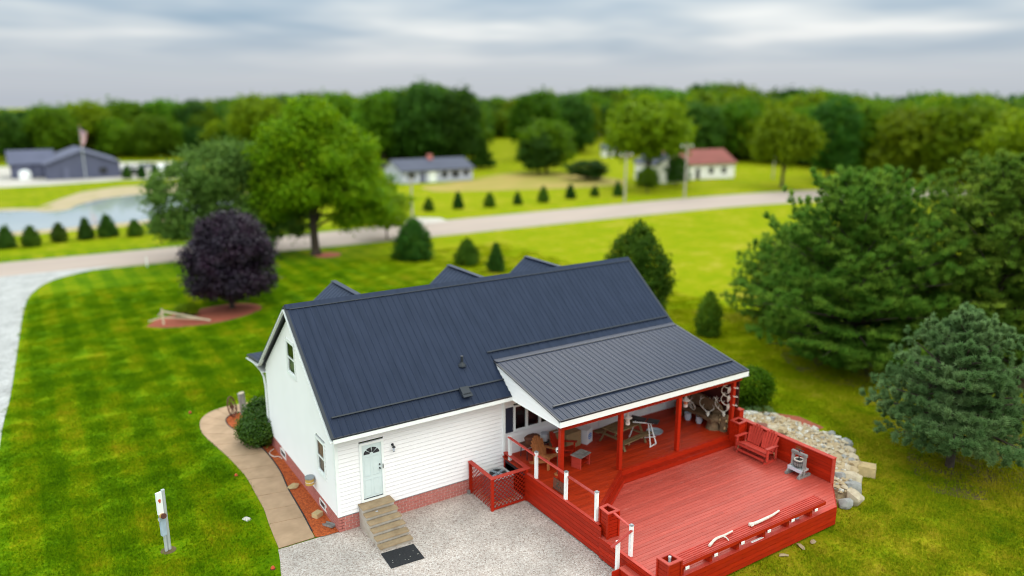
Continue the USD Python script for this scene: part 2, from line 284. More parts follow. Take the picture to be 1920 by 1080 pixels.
# lawn: mown bands, dry patches, fine blades; the open field to the right is a lighter, yellower grass
N = {'g': ('geometry', {}), 'sp': ('separate_xyz', {}),
     'wx': ('math', {'math_type': 'multiply', 'value2': 3.4}), 'sx': ('math', {'math_type': 'sine'}), 'wy': ('math', {'math_type': 'multiply', 'value2': 1.25}), 'sy': ('math', {'math_type': 'sine'}),
     'nb': ('noise_texture', {'scale': .22, 'detail': 5.0, 'roughness': .6}), 'nf': ('noise_texture', {'scale': 8.0, 'detail': 7.0, 'roughness': .8}), 'nm': ('noise_texture', {'scale': .75, 'detail': 5.0, 'roughness': .65}),
     'wob': ('math', {'math_type': 'multiply_add', 'value2': 1.4}), 'woy': ('math', {'math_type': 'multiply_add', 'value2': 2.6}),
     'a1': ('math', {'math_type': 'multiply_add', 'value2': .055}), 'a2': ('math', {'math_type': 'multiply_add', 'value2': .018}), 'a3': ('math', {'math_type': 'multiply_add', 'value2': .70, 'value3': -.63}), 'swx': ('map_range', {'range_type': 'smoothstep', 'from_min': -.45, 'from_max': .45, 'to_min': -1.0, 'to_max': 1.0, 'clamp': True}), 'nm2': ('math', {'math_type': 'multiply', 'value2': .70}), 'a4': ('math', {'math_type': 'multiply_add', 'value2': .90}),
     'near': ('rgb_ramp', {'ramp': [(0.0, (.028, .075, .001)), (.30, (.056, .138, .001)), (.48, (.108, .210, .001)), (.64, (.195, .270, .002)), (.80, (.31, .29, .006)), (1.0, (.42, .33, .02))]}),
     'field': ('rgb_ramp', {'ramp': [(0.0, (.17, .26, .001)), (.4, (.225, .295, .001)), (.58, (.30, .32, .003)), (.72, (.42, .36, .04)), (1.0, (.46, .37, .08))]}),
     'dry': ('rgb_ramp', {'ramp': [(0.0, (.035, .085, .002)), (.30, (.105, .180, .003)), (.48, (.22, .255, .004)), (.62, (.34, .30, .012)), (.78, (.40, .32, .030)), (1.0, (.48, .37, .08))]}),
     'fx': ('map_range', {'range_type': 'smoothstep', 'from_min': 13.0, 'from_max': 30.0, 'to_min': 0.0, 'to_max': 1.0, 'clamp': True}), 'fs': ('math', {'math_type': 'multiply_add', 'value2': 1.0}),
     'fy': ('map_range', {'range_type': 'smoothstep', 'from_min': 60.0, 'from_max': 66.0, 'to_min': 0.0, 'to_max': .75, 'clamp': True}), 'fm': ('math', {'math_type': 'maximum'}),
     'dy': ('map_range', {'range_type': 'smoothstep', 'from_min': 3.0, 'from_max': -7.0, 'to_min': 0.0, 'to_max': 1.0, 'clamp': True}), 'dx': ('map_range', {'range_type': 'smoothstep', 'from_min': 3.0, 'from_max': 9.0, 'to_min': 0.0, 'to_max': 1.0, 'clamp': True}), 'dm': ('math', {'math_type': 'multiply'}),
     'm1': ('mix', {}), 'm2': ('mix', {}), 'b': ('bump', {'strength': .7, 'distance': .06}), 'p': ('principled_bsdf', {'roughness': 1.0, 'specular_ior_level': .03}), 'nbl': ('noise_texture', {'scale': 14.0, 'detail': 3.0})}
usdkit.material(stage, '/World/Looks/lawn', N, [('g.position', 'sp.vector'), ('g.position', 'nb.vector'), ('g.position', 'nf.vector'), ('g.position', 'nm.vector'), ('g.position', 'nbl.vector'),
    ('sp.x', 'wx.value1'), ('nb.fac', 'wob.value1'), ('wx.value', 'wob.value3'), ('wob.value', 'sx.value1'), ('sp.y', 'wy.value1'), ('nb.fac', 'woy.value1'), ('wy.value', 'woy.value3'), ('woy.value', 'sy.value1'),
    ('nb.fac', 'a3.value1'), ('nf.fac', 'a4.value1'), ('nm.fac', 'nm2.value1'), ('nm2.value', 'a4.value3'), ('sx.value', 'swx.value'), ('swx.result', 'a1.value1'), ('sy.value', 'a2.value1'), ('a3.value', 'fs.value3'), ('a2.value', 'a1.value3'),
    ('a4.value', 'fs.value1'), ('fs.value', 'a2.value3'), ('a1.value', 'near.fac'), ('fs.value', 'field.fac'), ('fs.value', 'dry.fac'), ('sp.x', 'fx.value'), ('sp.y', 'fy.value'), ('fx.result', 'fm.value1'), ('fy.result', 'fm.value2'),
    ('sp.y', 'dy.value'), ('sp.x', 'dx.value'), ('dy.result', 'dm.value1'), ('dx.result', 'dm.value2'), ('fm.value', 'm1.fac'), ('near.color', 'm1.color1'), ('field.color', 'm1.color2'),
    ('dm.value', 'm2.fac'), ('m1.color', 'm2.color1'), ('dry.color', 'm2.color2'), ('m2.color', 'p.base_color'), ('nbl.fac', 'b.height'), ('b.normal', 'p.normal')], surface='p.BSDF')

# gravel: each stone its own tone
def gravel_mat(name, ramp, scale, bump):
    usdkit.material(stage, '/World/Looks/' + name, {'g': ('geometry', {}), 'v': ('voronoi_texture', {'feature': 'f1', 'scale': scale}), 'r': ('rgb_ramp', {'ramp': ramp}), 'n': ('noise_texture', {'scale': .8, 'detail': 6.0}),
        'nr': ('map_range', {'from_min': .3, 'from_max': .7, 'to_min': .82, 'to_max': 1.12}), 'h': ('hsv', {}), 's': ('separate_color', {}), 'b': ('bump', {'strength': bump, 'distance': .03, 'invert': True}), 'p': ('principled_bsdf', {'roughness': .9, 'specular_ior_level': .25})},
        [('g.position', 'v.vector'), ('v.color', 's.color'), ('s.r', 'r.fac'), ('g.position', 'n.vector'), ('n.fac', 'nr.value'), ('nr.result', 'h.value'), ('r.color', 'h.color'), ('h.color', 'p.base_color'), ('v.distance', 'b.height'), ('b.normal', 'p.normal')], surface='p.BSDF')
gravel_mat('gravel', [(0, (.31, .24, .21)), (.12, (.44, .35, .31)), (.5, (.57, .48, .44)), (.88, (.65, .57, .53)), (1, (.75, .68, .64))], 26.0, .6)
gravel_mat('drive_gravel', [(0, (.36, .35, .34)), (.5, (.47, .46, .46)), (1, (.56, .55, .55))], 12.0, .4)
# ------------------------------------------------------------------ ground
def structure(name, mb, m, label, cat): return single(name, mb, m, label, cat, kind='structure')
g = MB(); ring = [0, 60, 120, 250, 500, 1200, 3000]
for r0, r1 in zip(ring[:-1], ring[1:]):
    t = np.arange(49) * 2 * PI / 48; c = np.c_[np.cos(t), np.sin(t)]; k = np.arange(48)
    v = np.vstack([c * max(r0, .01), c * r1]) + [10, 20]
    g.add(np.c_[v, np.zeros(len(v))], np.c_[k, 49 + k, 50 + k, k + 1])
structure('lawn', g, 'lawn', 'mown green lawn and fields around the house', 'lawn')

def strip(edge0, edge1, z, n=5):
    a, b = smoothline(edge0, n), smoothline(edge1, n); k = np.arange(len(a) - 1); L = len(a)
    return MB().add(np.c_[np.vstack([a, b]), np.full(2 * L, z)], np.c_[k, k + 1, L + k + 1, L + k])
road_near = [(-70, 53.2), (-30, 53.0), (-10, 53.0), (5, 53.0), (30, 52.2), (60, 52.0), (80, 51.0), (97, 47.5), (112, 41.5), (125, 32)]
road_far = [(-70, 59.7), (-30, 59.6), (-10, 59.6), (5, 59.7), (30, 60.6), (60, 61.0), (85, 60.5), (106, 57.0), (123, 48.0), (135, 36)]
structure('road_shoulder', strip([(x, y - .9) for x, y in road_near], [(x + .3, y + .8) for x, y in road_far], .004), 'shoulder_gravel', 'gravelly verge along both sides of the pale road', 'verge')
structure('road', strip(road_near, road_far, .008), 'asphalt', 'pale pinkish-grey country road crossing behind the lawn', 'road')
dr = smoothline([(-10.1, -2), (-9.84, 14.4), (-9.45, 21.1), (-9.02, 31.4), (-8.63, 40.0), (-8.04, 45.2), (-6.44, 49.6), (-3.2, 52.3), (-1.0, 53.3)])
structure('gravel_driveway', MB().sheet(list(map(tuple, dr)) + [(-22, 53.4), (-15.5, 47), (-14.6, 38), (-15, -2)], .012), 'drive_gravel', 'whitish gravel driveway at the left edge meeting the road', 'driveway')
# second drive apron across the road
structure('driveway_apron', MB().sheet([(31, 60.2), (36.5, 60.4), (37, 63.5), (33.5, 66.5), (30.5, 66.5), (31.5, 63.5)], .013), 'pale_gravel', 'pale concrete apron joining the road by the tall tree', 'driveway')
# gravel pad behind the house
pad = smoothline([(-2.06, .10), (-2.20, -.6), (-2.42, -1.5), (-2.75, -3.2), (-2.9, -6.0)], 5)
structure('gravel_pad', MB().sheet([(6.62, .02)] + list(map(tuple, pad)) + [(-3.0, -14), (5.6, -14), (5.9, -7.2), (6.58, -6.9)], .006), 'gravel', 'pinkish-white gravel yard behind the white house', 'gravel yard')
structure('concrete_pad', MB().prism([(5.42, -7.33), (6.5, -7.33), (6.5, -9.6), (5.0, -9.6), (5.1, -7.9)], 0, .045), 'concrete', 'tan concrete pad at the foot of the red deck steps', 'pad')

# curving concrete footpath: one slab per control joint
pl = smoothline([(-2.03, .12), (-1.89, 1.76), (-1.76, 2.9), (-1.72, 4.1), (-1.68, 5.6), (-1.74, 6.6), (-1.89, 8.1), (-2.12, 9.6), (-2.28, 11.0), (-2.15, 12.2), (-1.76, 12.98), (-1.06, 13.44), (-.07, 13.5), (1.4, 13.4), (4.5, 13.3)], 8)
prr = smoothline([(-.83, .12), (-.72, 1.6), (-.66, 2.7), (-.60, 3.9), (-.46, 5.2), (-.42, 6.3), (-.45, 7.6), (-.58, 8.8), (-.85, 10.0), (-1.12, 11.1), (-1.08, 11.9), (-.8, 12.3), (-.30, 12.42), (1.4, 12.3), (4.5, 12.2)], 8)
fp = thing('footpath', 'curving tan concrete footpath along the gable end', 'footpath', kind='structure')
cuts = [0, 8, 15, 23, 31, 39, 47, 55, 63, 71, 79, 87, 95, 103, 112]
for a, b in zip(cuts[:-1], cuts[1:]):
    A, B = pl[a:b+1].copy(), prr[a:b+1].copy()
    for P_, s0, s1 in ((A, 1, 1), (B, 1, 1)):
        P_[0] += (P_[1] - P_[0]) * .11; P_[-1] += (P_[-2] - P_[-1]) * .11
    part(fp, 'path_slab', MB().prism(list(map(tuple, A)) + list(map(tuple, B[::-1])), -.03, .05), 'concrete')
# mulch bed between the path and the gable wall, and the island bed around the purple maple
bed = [tuple(p + np.array([.03, 0])) for p in prr[:103]]
structure('mulch_bed', MB().sheet(bed + [(.2, 12.4), (.3, 8.2), (0, 8.16), (0, 0.02), (-.5, .03)], .03), 'mulch', 'orange-red bark mulch bed between footpath and gable wall', 'mulch bed')
ed = MB().tube(np.c_[prr[2:100] + [.015, 0], np.full(98, .05)], .025, 5)
structure('path_base', MB().sheet(list(map(tuple, pl)) + list(map(tuple, prr[::-1])), .018), 'needle_litter', 'dark joints between the slabs of the curving footpath', 'footpath base')
structure('bed_edging', ed, 'black_rubber', 'thin dark edging strip between footpath and orange mulch', 'edging')
isl = smoothline([(-1.95, 30.5), (-.9, 29.5), (.4, 29.1), (2.0, 28.9), (3.6, 29.4), (5.0, 30.2), (5.75, 31.2), (5.6, 32.5), (4.6, 33.4), (3.2, 33.5), (1.0, 33.0), (-.9, 32.1), (-1.95, 30.5)], 4)
structure('mulch_island', MB().sheet(list(map(tuple, isl)), .02), 'mulch_faded', 'red mulch island under the purple maple tree', 'mulch bed')
structure('side_mulch_strip', MB().sheet([(19.2, -.3), (20.7, -.9), (21.6, -2.2), (21.5, -3.6), (20.6, -3.6), (20.0, -2.0), (18.9, -.9)], .02), 'mulch_faded', 'red mulch strip between the rock bed and the lawn', 'mulch bed')
structure('needle_litter', MB().sheet(list(map(tuple, smoothline([(19.8, -9.5), (20.8, -10.8), (23.5, -11.6), (26.5, -11.0), (28.5, -8.5), (27.6, -6.0), (25.0, -5.6), (23.3, -6.6), (21.3, -7.6), (19.8, -9.5)], 4))), .003), 'needle_litter', 'brown ground with fallen needles and painted tree shade under the blue-green spruce', 'bare ground')  # brown ground is real, its darkness also stands in for spruce shade
structure('pine_litter', MB().sheet(list(map(tuple, smoothline([(26.6, 1.5), (27.2, -1.4), (29.5, -3.2), (33, -6.4), (37, -8.0), (41, -6), (40, 1), (34, 5.0), (29, 4.6), (26.6, 1.5)], 4))), .0035), 'needle_litter', 'ground patch painted dark as shade under the large white pines', 'bare ground')  # dark sheet stands in for the shade beneath the pine crowns
structure('tree_mulch_ring', MB().sheet(list(Point(16.4, 47.6).buffer(1.3).exterior.coords), .02), 'mulch_faded', 'reddish mulch ring at the foot of the tall maple', 'mulch bed')

# pond, its sandy bank, dry field, gravel lots
wat = smoothline([(-40, 78), (-10.4, 80.3), (-2.4, 80.6), (6.6, 82.4), (14, 86), (20, 95), (19, 108), (13, 113), (7, 112.5), (2.5, 109.5), (-1.2, 103.5), (-2.8, 98.5), (-5.5, 97.5), (-10.6, 101.5), (-40, 108)], 5)
structure('pond_bank', MB().sheet(list(Polygon(wat).buffer(3.2).simplify(.1).exterior.coords), .004), 'pond_bank', 'tan sandy bank around the pond', 'bank')
structure('pond_bank_slope', MB().sheet([(-6, 104), (-3, 113), (.5, 122), (6, 127.5), (15, 129), (24, 122), (21, 110), (5, 113), (-1, 106)], .008), 'pond_bank', 'wide bare tan slope above the far side of the pond', 'bank')
structure('pond_water', MB().sheet(list(map(tuple, wat)), .012), 'pond_water', 'still pond mirroring the grey sky, left of the tall trees', 'pond')
structure('gravel_lot', MB().sheet([(-40, 137.5), (-3, 137.6), (9, 141), (18, 138.5), (24, 150), (28, 185), (16, 191), (-13, 190), (-40, 190)], .012), 'pale_gravel', 'pale gravel parking lot around the dark slate building', 'parking lot')
structure('dry_field', MB().sheet(list(map(tuple, smoothline([(50, 91), (62, 86), (76, 82.5), (86, 84), (90, 92), (88, 106), (80, 113), (66, 106), (52, 99), (50, 91)], 4))), .006), 'dry_grass', 'dry tan field beyond the row of young spruces', 'field')

# ------------------------------------------------------------------ house
L, W, HS, HE, HR, OH, OG, K = 16.05, 8.165, .566, 3.656, 7.136, .369, .157, .782
YJ = .928; ZJ = HE + K * (YJ + OH); KP = (ZJ - 3.764) / (YJ + 3.443); XP = 6.787; XE = L + OG; YP = -3.443; YR = W / 2
zr = lambda y: HE + K * (y + OH)                # near slope
zp = lambda y: 3.764 + KP * (y + 3.443)         # porch roof
house = thing('white_house', 'white clapboard house with dark blue-grey metal roof and red back porch', 'house')
HP = lambda name, mb, m, **k: part(house, name, mb, m, **k)

def siding(o, u, nrm, rows, span, holes, step=.15, lip=.020):
    """lapped boards: every course leans out at its lower edge; span(z) -> (u0, u1) at height z; holes = (u0, u1, z0, z1)"""
    mb = MB(); o, u, nrm = map(lambda a: np.asarray(a, float), (o, u, nrm)); up = np.array([0, 0, 1.0]); z = rows[0]
    while z < rows[1] - 1e-6:
        z1 = min(z + step, rows[1]); b0, b1 = span(z), span(z1)
        if b0[1] - b0[0] < .02: break
        zm = (z + z1) / 2; cuts_ = sorted((h[0], h[1]) for h in holes if h[2] < zm < h[3])
        segs = []; a = None
        for h0, h1 in cuts_: segs.append((a, h0)); a = h1
        segs.append((a, None))
        for s0, s1 in segs:
            q = [b0[0] if s0 is None else s0, b0[1] if s1 is None else s1, b1[1] if s1 is None else s1, b1[0] if s0 is None else s0]
            if q[1] - q[0] < .01: continue
            P_ = lambda t, zz, d: o + u * t + up * zz + nrm * d
            zg = z + .013; mb.add([P_(q[0], zg, lip), P_(q[1], zg, lip), P_(q[2], z1, .004), P_(q[3], z1, .004), P_(q[0], zg, -.015), P_(q[1], zg, -.015), P_(q[0], z, -.015), P_(q[1], z, -.015), P_(q[0], z, .004), P_(q[1], z, .004)], [[0, 1, 2], [0, 2, 3], [4, 5, 1], [4, 1, 0], [6, 7, 5], [6, 5, 4], [8, 9, 7], [8, 7, 6]])
        z = z1
    return mb

# ---- openings
WIN1 = (3.77, 4.84, 4.30, 5.72); WIN2 = (.99, 1.90, 1.50, 2.90)                 # on the gable: y0, y1, z0, z1
BW1 = (6.05, 6.75, .18, .46); BW2 = (1.30, 1.90, .16, .44)
DOOR = (.838, 1.72, .875, 3.063)
BACKWIN = (7.08, 8.95, 2.04, 3.06)
PDOORS = [(11.28, 12.35, 1.12, 3.16), (13.22, 14.14, 1.12, 3.16), (14.18, 15.10, 1.12, 3.16)]
inner = MB().bx(.35, L - .02, .35, W - .02, HS, 3.5)
# far walls (front and right) plain, near wall and left gable clapboarded
HP('back_wall', siding((0, 0, 0), (1, 0, 0), (0, -1, 0), (HS, 3.50), lambda z: (.10, L - .10), [DOOR, BACKWIN] + PDOORS), 'siding')
# interval of y under both roof slopes at height z; the wall goes down to HS
yfr = lambda z: W - max(0, (z - 3.62) / K) ; ynr = lambda z: max(0.0, (z - 3.62) / K)
HP('gable_wall', siding((0, 0, 0), (0, -1, 0), (-1, 0, 0), (HS, 7.0), lambda z: (-(yfr(z) - .10 if z < 3.6 else yfr(z)), -(ynr(z) + (.10 if z < 3.6 else 0))), [(-WIN1[1], -WIN1[0], *WIN1[2:]), (-WIN2[1], -WIN2[0], *WIN2[2:])]), 'siding')
fr = MB().bx(.02, L - .02, W - .1, W, HS, 3.5); HP('front_wall', fr, 'siding')
gw = MB().wallprism([(0, HS), (W, HS), (W, 3.55), (YR, 6.95), (0, 3.55)], (L - .1, 0, 0), (0, 1, 0), (0, 0, 1), .1); HP('far_gable_wall', gw, 'siding')
for (cx, cy) in ((0, 0), (0, W), (L, 0)):
    sx, sy = (-1 if cx == 0 else 1), (-1 if cy == 0 else 1)
    HP('corner_board', MB().bx(*sorted((cx - sx * .10, cx + sx * .016)), *sorted((cy - sy * .10, cy + sy * .016)), HS - .01, 3.56), 'white_paint')
# rooms behind the glass
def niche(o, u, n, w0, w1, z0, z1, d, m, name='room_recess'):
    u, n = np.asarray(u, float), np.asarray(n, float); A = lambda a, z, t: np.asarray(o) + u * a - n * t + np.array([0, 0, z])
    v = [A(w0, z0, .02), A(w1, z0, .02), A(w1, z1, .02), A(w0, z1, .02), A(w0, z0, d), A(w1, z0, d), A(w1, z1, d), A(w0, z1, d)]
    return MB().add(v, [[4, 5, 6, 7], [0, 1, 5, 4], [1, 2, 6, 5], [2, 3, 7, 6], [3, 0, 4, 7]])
def frame(o, u, n, a0, a1, z0, z1, w, d0, d1, sill=0):
    """rectangular casing as one mesh; d0..d1 = depth range along the outward normal"""
    mb = MB(); u, n = np.asarray(u, float), np.asarray(n, float)
    def bar(p0, p1, q0, q1):
        V = (BV + .5); 
        mb.add(np.asarray(o) + (p0 + V[:, :1] * (p1 - p0)) * u + (d0 + V[:, 1:2] * (d1 - d0)) * n + np.c_[np.zeros((8, 2)), q0 + V[:, 2] * (q1 - q0)], BF)
    bar(a0, a0 + w, z0, z1); bar(a1 - w, a1, z0, z1); bar(a0 + w, a1 - w, z1 - w, z1); bar(a0 + w, a1 - w, z0, z0 + w + sill)
    return mb
def flat(o, u, n, a0, a1, z0, z1, d):
    u, n = np.asarray(u, float), np.asarray(n, float); A = lambda a, z: np.asarray(o) + u * a + n * d + np.array([0, 0, z])
    return MB().add([A(a0, z0), A(a1, z0), A(a1, z1), A(a0, z1)], [[0, 1, 2], [0, 2, 3]])
def sash_window(o, u, n, a0, a1, z0, z1, top, bottom, label):
    w = part(house, 'window', frame(o, u, n, a0, a1, z0, z1, .085, -.03, .045, .03), 'white_paint', label=label)
    zm = (z0 + z1) / 2
    for zz0, zz1, d, m in ((zm - .02, z1 - .09, .012, top), (z0 + .12, zm + .02, -.008, bottom)):
        part(w, 'sash', frame(o, u, n, a0 + .085, a1 - .085, zz0, zz1, .045, d - .02, d + .015), 'white_paint')
        part(w, 'pane', flat(o, u, n, a0 + .13, a1 - .13, zz0 + .045, zz1 - .045, d - .005), 'pane_glass')
        part(w, 'curtain', flat(o, u, n, a0 + .10, a1 - .10, zz0 + .03, zz1 - .03, d - .07), m)
    part(w, 'recess', niche(o, u, n, a0 + .05, a1 - .05, z0 + .05, z1 - .05, .30, ''), 'dark_interior')
GO = ((0, 0, 0), (0, -1, 0), (-1, 0, 0)); BO = ((0, 0, 0), (1, 0, 0), (0, -1, 0))
sash_window(*GO, -WIN1[1], -WIN1[0], *WIN1[2:], 'cedar_blind', 'grey_curtain', 'upper sash window high in the gable')
sash_window(*GO, -WIN2[1], -WIN2[0], *WIN2[2:], 'tan_curtain', 'grey_curtain', 'lower sash window beside the corner with tan curtain')
for a0, a1, z0, z1 in (BW1, BW2):
    w = part(house, 'cellar_window', frame(*GO, -a1, -a0, z0, z1, .045, .0, .03), 'white_paint', label='small cellar window in the brick footing')
    part(w, 'pane', flat(*GO, -a1 + .06, -a0 - .06, z0 + .06, z1 - .06, .022), 'black_vinyl')
# back window under the porch: three lights and a shutter
w = part(house, 'window', frame(*BO, BACKWIN[0], BACKWIN[1], BACKWIN[2] - .06, BACKWIN[3], .07, -.03, .05), 'white_paint', label='wide three-light window half under the porch roof')
for a0, a1 in ((7.15, 7.63), (7.73, 8.25), (8.35, 8.88)):
    part(w, 'pane', flat(*BO, a0, a1, 2.05, 3.0, .0), 'pane_glass')
part(w, 'mullion', MB().bx(7.63, 7.73, -.045, .03, 2.05, 3.0), 'white_paint'); part(w, 'mullion', MB().bx(8.25, 8.35, -.045, .03, 2.05, 3.0), 'white_paint')
part(w, 'recess', niche(*BO, 7.12, 8.92, 2.0, 3.03, .5, ''), 'dark_interior')
sh = MB().bx(6.70, 7.04, -.045, -.014, 2.01, 3.02)
for i in range(18): sh.box((6.87, -.047, 2.08 + i * .052), (.26, .012, .03), rotm('x', .5))
HP('shutter', sh, 'shutter')
# back door with a fanlight
d = HP('door', frame(*BO, DOOR[0], DOOR[1], DOOR[2], DOOR[3], .085, -.03, .05), 'white_paint', label='pale green back door with fanlight above the concrete steps')
part(d, 'leaf', MB().bx(DOOR[0] + .085, DOOR[1] - .085, -.012, .03, DOOR[2] + .085, DOOR[3] - .085), 'door_paint')
pn = MB()
for x0, x1, z0, z1 in ((1.00, 1.24, 1.06, 1.68), (1.32, 1.56, 1.06, 1.68), (1.00, 1.24, 1.80, 2.52), (1.32, 1.56, 1.80, 2.52)):
    pn.add(*frame(*BO, x0, x1, z0, z1, .018, .012, .020).arr())
part(d, 'panel_moulding', pn, 'door_paint')
fan = MB(); cxx, cz, R0, R1 = 1.279, 2.60, .07, .29
for i in range(4):
    a0, a1 = PI * i / 4 + .06, PI * (i + 1) / 4 - .06; t = np.linspace(a0, a1, 5)
    part(d, 'fanlight_pane', MB().wallprism([(R0 * math.cos(x), R0 * math.sin(x)) for x in t[::-1]] + [(R1 * math.cos(x), R1 * .85 * math.sin(x)) for x in t], (cxx, -.016, cz), (1, 0, 0), (0, 0, 1), .006), 'black_vinyl')
part(d, 'handle', MB().cyl((1.555, -.012, 2.00), (1.555, -.07, 2.00), .028, n=8).cyl((1.555, -.012, 2.14), (1.555, -.05, 2.14), .028, n=8), 'dark_metal')
part(d, 'strike_plate', MB().bx(1.655, 1.68, -.07, -.05, 1.98, 2.14), 'dark_metal')
part(d, 'threshold', MB().bx(.92, 1.64, -.03, .03, .962, .985), 'black_rubber')
# wall lamp
s = HP('wall_lamp', MB().cyl((2.06, 0, 2.74), (2.06, -.03, 2.74), .05, n=10).tube([(2.06, -.02, 2.74), (2.06, -.10, 2.80), (2.06, -.13, 2.72)], .012).lathe([(.0, .075), (.02, .06), (.065, 0), (.06, -.005)], (2.06, -.13, 2.68), 8), 'dark_metal', label='black lantern wall lamp beside the back door')
part(s, 'glass', MB().lathe([(.048, 0), (.04, -.13), (0, -.135)], (2.06, -.13, 2.675), 6), 'ceramic')
part(s, 'finial', MB().bx(2.03, 2.09, -.16, -.10, 2.525, 2.545), 'dark_metal')
# doors under the porch: white leaves with a dark glazed light
for i, (a0, a1, z0, z1) in enumerate(PDOORS):
    d = HP('door', frame(*BO, a0, a1, z0, z1, .08, -.03, .05), 'white_paint', label=['white glazed door behind the picnic table', 'left one of the pair of white glazed doors', 'right one of the pair of white glazed doors'][i])
    part(d, 'leaf', MB().add(*frame(*BO, a0 + .08, a1 - .08, z0 + .03, z1 - .08, .15, -.02, .01, .12).arr()), 'white_paint')
    part(d, 'pane', flat(*BO, a0 + .22, a1 - .22, z0 + .28, z1 - .22, -.005), 'pane_glass')
    part(d, 'recess', niche(*BO, a0 + .2, a1 - .2, z0 + .2, z1 - .2, .4, ''), 'dark_interior')
    part(d, 'handle', MB().box((a1 - .14, -.05, z0 + 1.0), (.03, .05, .14)), 'dark_metal')
HP('door_shutter', MB().bx(12.42, 12.62, -.04, -.014, 1.5, 3.1), 'shutter')
HP('downspout', MB().beam((6.62, -.05, 1.15), (6.62, -.05, 3.45), .08, .09, (1, 0, 0)), 'white_paint')
# brick footing, brick by brick
HP('footing', MB().bx(.004, L, .004, .2, -.1, HS - .008).bx(.004, .2, .004, W, -.1, HS - .008), 'mortar')
rng = np.random.default_rng(4); bl, bh, mo = .235, .092, .019; ny = 5
for r in range(ny):
    z0 = .004 + r * (bh + mo); off = (r % 2) * (bl + mo) / 2
    x = -.012 - off
    while x < 6.4:
        a, b = max(x, -.012), min(x + bl, 6.4)
        if b - a > .04: HP('brick', MB().bx(a, b, -.012 + rng.uniform(-.003, .003), .05, z0, z0 + bh), 'brick')
        x += bl + mo
more = MB()
for r in range(ny):
    z0 = .004 + r * (bh + mo); off = (r % 2) * (bl + mo) / 2; y = .052 - off
    while y < 8.1:
        a, b = max(y, .052), min(y + bl, 8.1)
        hit = any(w_[0] - .01 < (a + b) / 2 < w_[1] + .01 and w_[2] < z0 + bh and z0 < w_[3] for w_ in (BW1, BW2))
        if b - a > .04 and not hit:
            if y < 5.2: HP('brick', MB().bx(-.012 + rng.uniform(-.003, .003), .05, a, b, z0, z0 + bh), 'brick')
            else: more.bx(-.012, .05, a, b, z0, z0 + bh)
        y += bl + mo
HP('far_bricks', more, 'brick', kind='stuff')
HP('sill_flashing', MB().bx(-.005, 6.6, -.022, .02, HS - .012, HS + .004), 'grey_metal')

# ---- roof: ribbed steel sheets laid one by one
def roof_sheet(o, ux, uy, wid, length, nrib=4, rh=.016):
    """o lower left corner, ux across, uy up the slope; trapezoid ribs"""
    ux, uy = np.asarray(ux, float), np.asarray(uy, float); nn = np.cross(ux, uy); prof = []; sp = wid / nrib
    for i in range(nrib):
        c = (i + .5) * sp
        prof += [(i * sp, 0), (c - .022, 0), (c - .012, rh), (c + .012, rh), (c + .022, 0)]
    prof.append((wid, 0)); prof = np.array(prof); m = len(prof)
    lo = np.asarray(o) + prof[:, :1] * ux + prof[:, 1:] * nn; k = np.arange(m - 1)
    return MB().add(np.vstack([lo, lo + uy * length]), np.c_[k, k + 1, m + k + 1, m + k])
SL = math.hypot(1, K); us = np.array([0, 1 / SL, K / SL]); usf = np.array([0, -1 / SL, K / SL]); nl = 7; wl = (XP + OG) / nl
for i in range(nl):
    HP('roof_panel', roof_sheet((-OG + i * wl, -OH, HE), (1, 0, 0), us, wl - .003, (YR + OH) * SL), 'roof_metal')
nr_ = 10; wr = (XE - XP) / nr_
for i in range(nr_):
    HP('roof_panel', roof_sheet((XP + i * wr, YJ, ZJ), (1, 0, 0), us, wr - .003, (YR - YJ) * SL), 'roof_metal')
for i in range(18):   # far slope down to the flared front eave
    w_ = (XE + OG) / 18
    HP('front_roof_panel', roof_sheet((-OG + (i + 1) * w_, 8.45, zr(2 * YR - 8.45)), (-1, 0, 0), usf, w_ - .003, (8.45 - YR) * SL), 'roof_metal')
kf = .12; zf0 = zr(2 * YR - 8.45)
for i in range(18):
    w_ = (XE + OG) / 18; lf = math.hypot(1, kf)
    HP('eave_panel', roof_sheet((-OG + (i + 1) * w_, 10.45, zf0 - 2.0 * kf), (-1, 0, 0), (0, -1 / lf, kf / lf), w_ - .003, 2.0 * lf), 'roof_metal')
sheath = MB().wallprism([(-OH, HE - .012), (YR, HR - .012), (8.45, zf0 - .012), (10.45, zf0 - 2.0 * kf - .012), (10.45, zf0 - 2.0 * kf - .16), (8.40, zf0 - .17), (YR, HR - .17), (-OH, HE - .15)], (-OG, 0, 0), (0, 1, 0), (0, 0, 1), XE + OG)
HP('roof_deck', sheath, 'roof_trim')
SN = np.array([0, -K / SL, 1 / SL])
def slope_strip(x0, x1, y, wdt, lift, hgt, dy=0):
    """bar lying on the near slope along x"""
    c = np.array([(x0 + x1) / 2, y, zr(y)]) + SN * (lift + hgt / 2)
    return MB().box(c, (x1 - x0, wdt, hgt), np.array([[1, 0, 0], us, SN]).T)
HP('rake_trim', MB().beam((-OG - .012, -OH - .01, HE - .035), (-OG - .012, YR, HR - .030), .05, .10, (1, 0, 0)).beam((-OG - .012, 8.45, zf0 - .035), (-OG - .012, YR, HR - .030), .05, .10, (1, 0, 0)).beam((-OG - .012, 10.45, zf0 - 2.0 * kf - .035), (-OG - .012, 8.46, zf0 - .035), .05, .10, (1, 0, 0)), 'roof_trim')
HP('rake_trim', MB().beam((XE + .012, YJ, ZJ - .03), (XE + .012, YR, HR - .03), .05, .10, (1, 0, 0)), 'roof_trim')
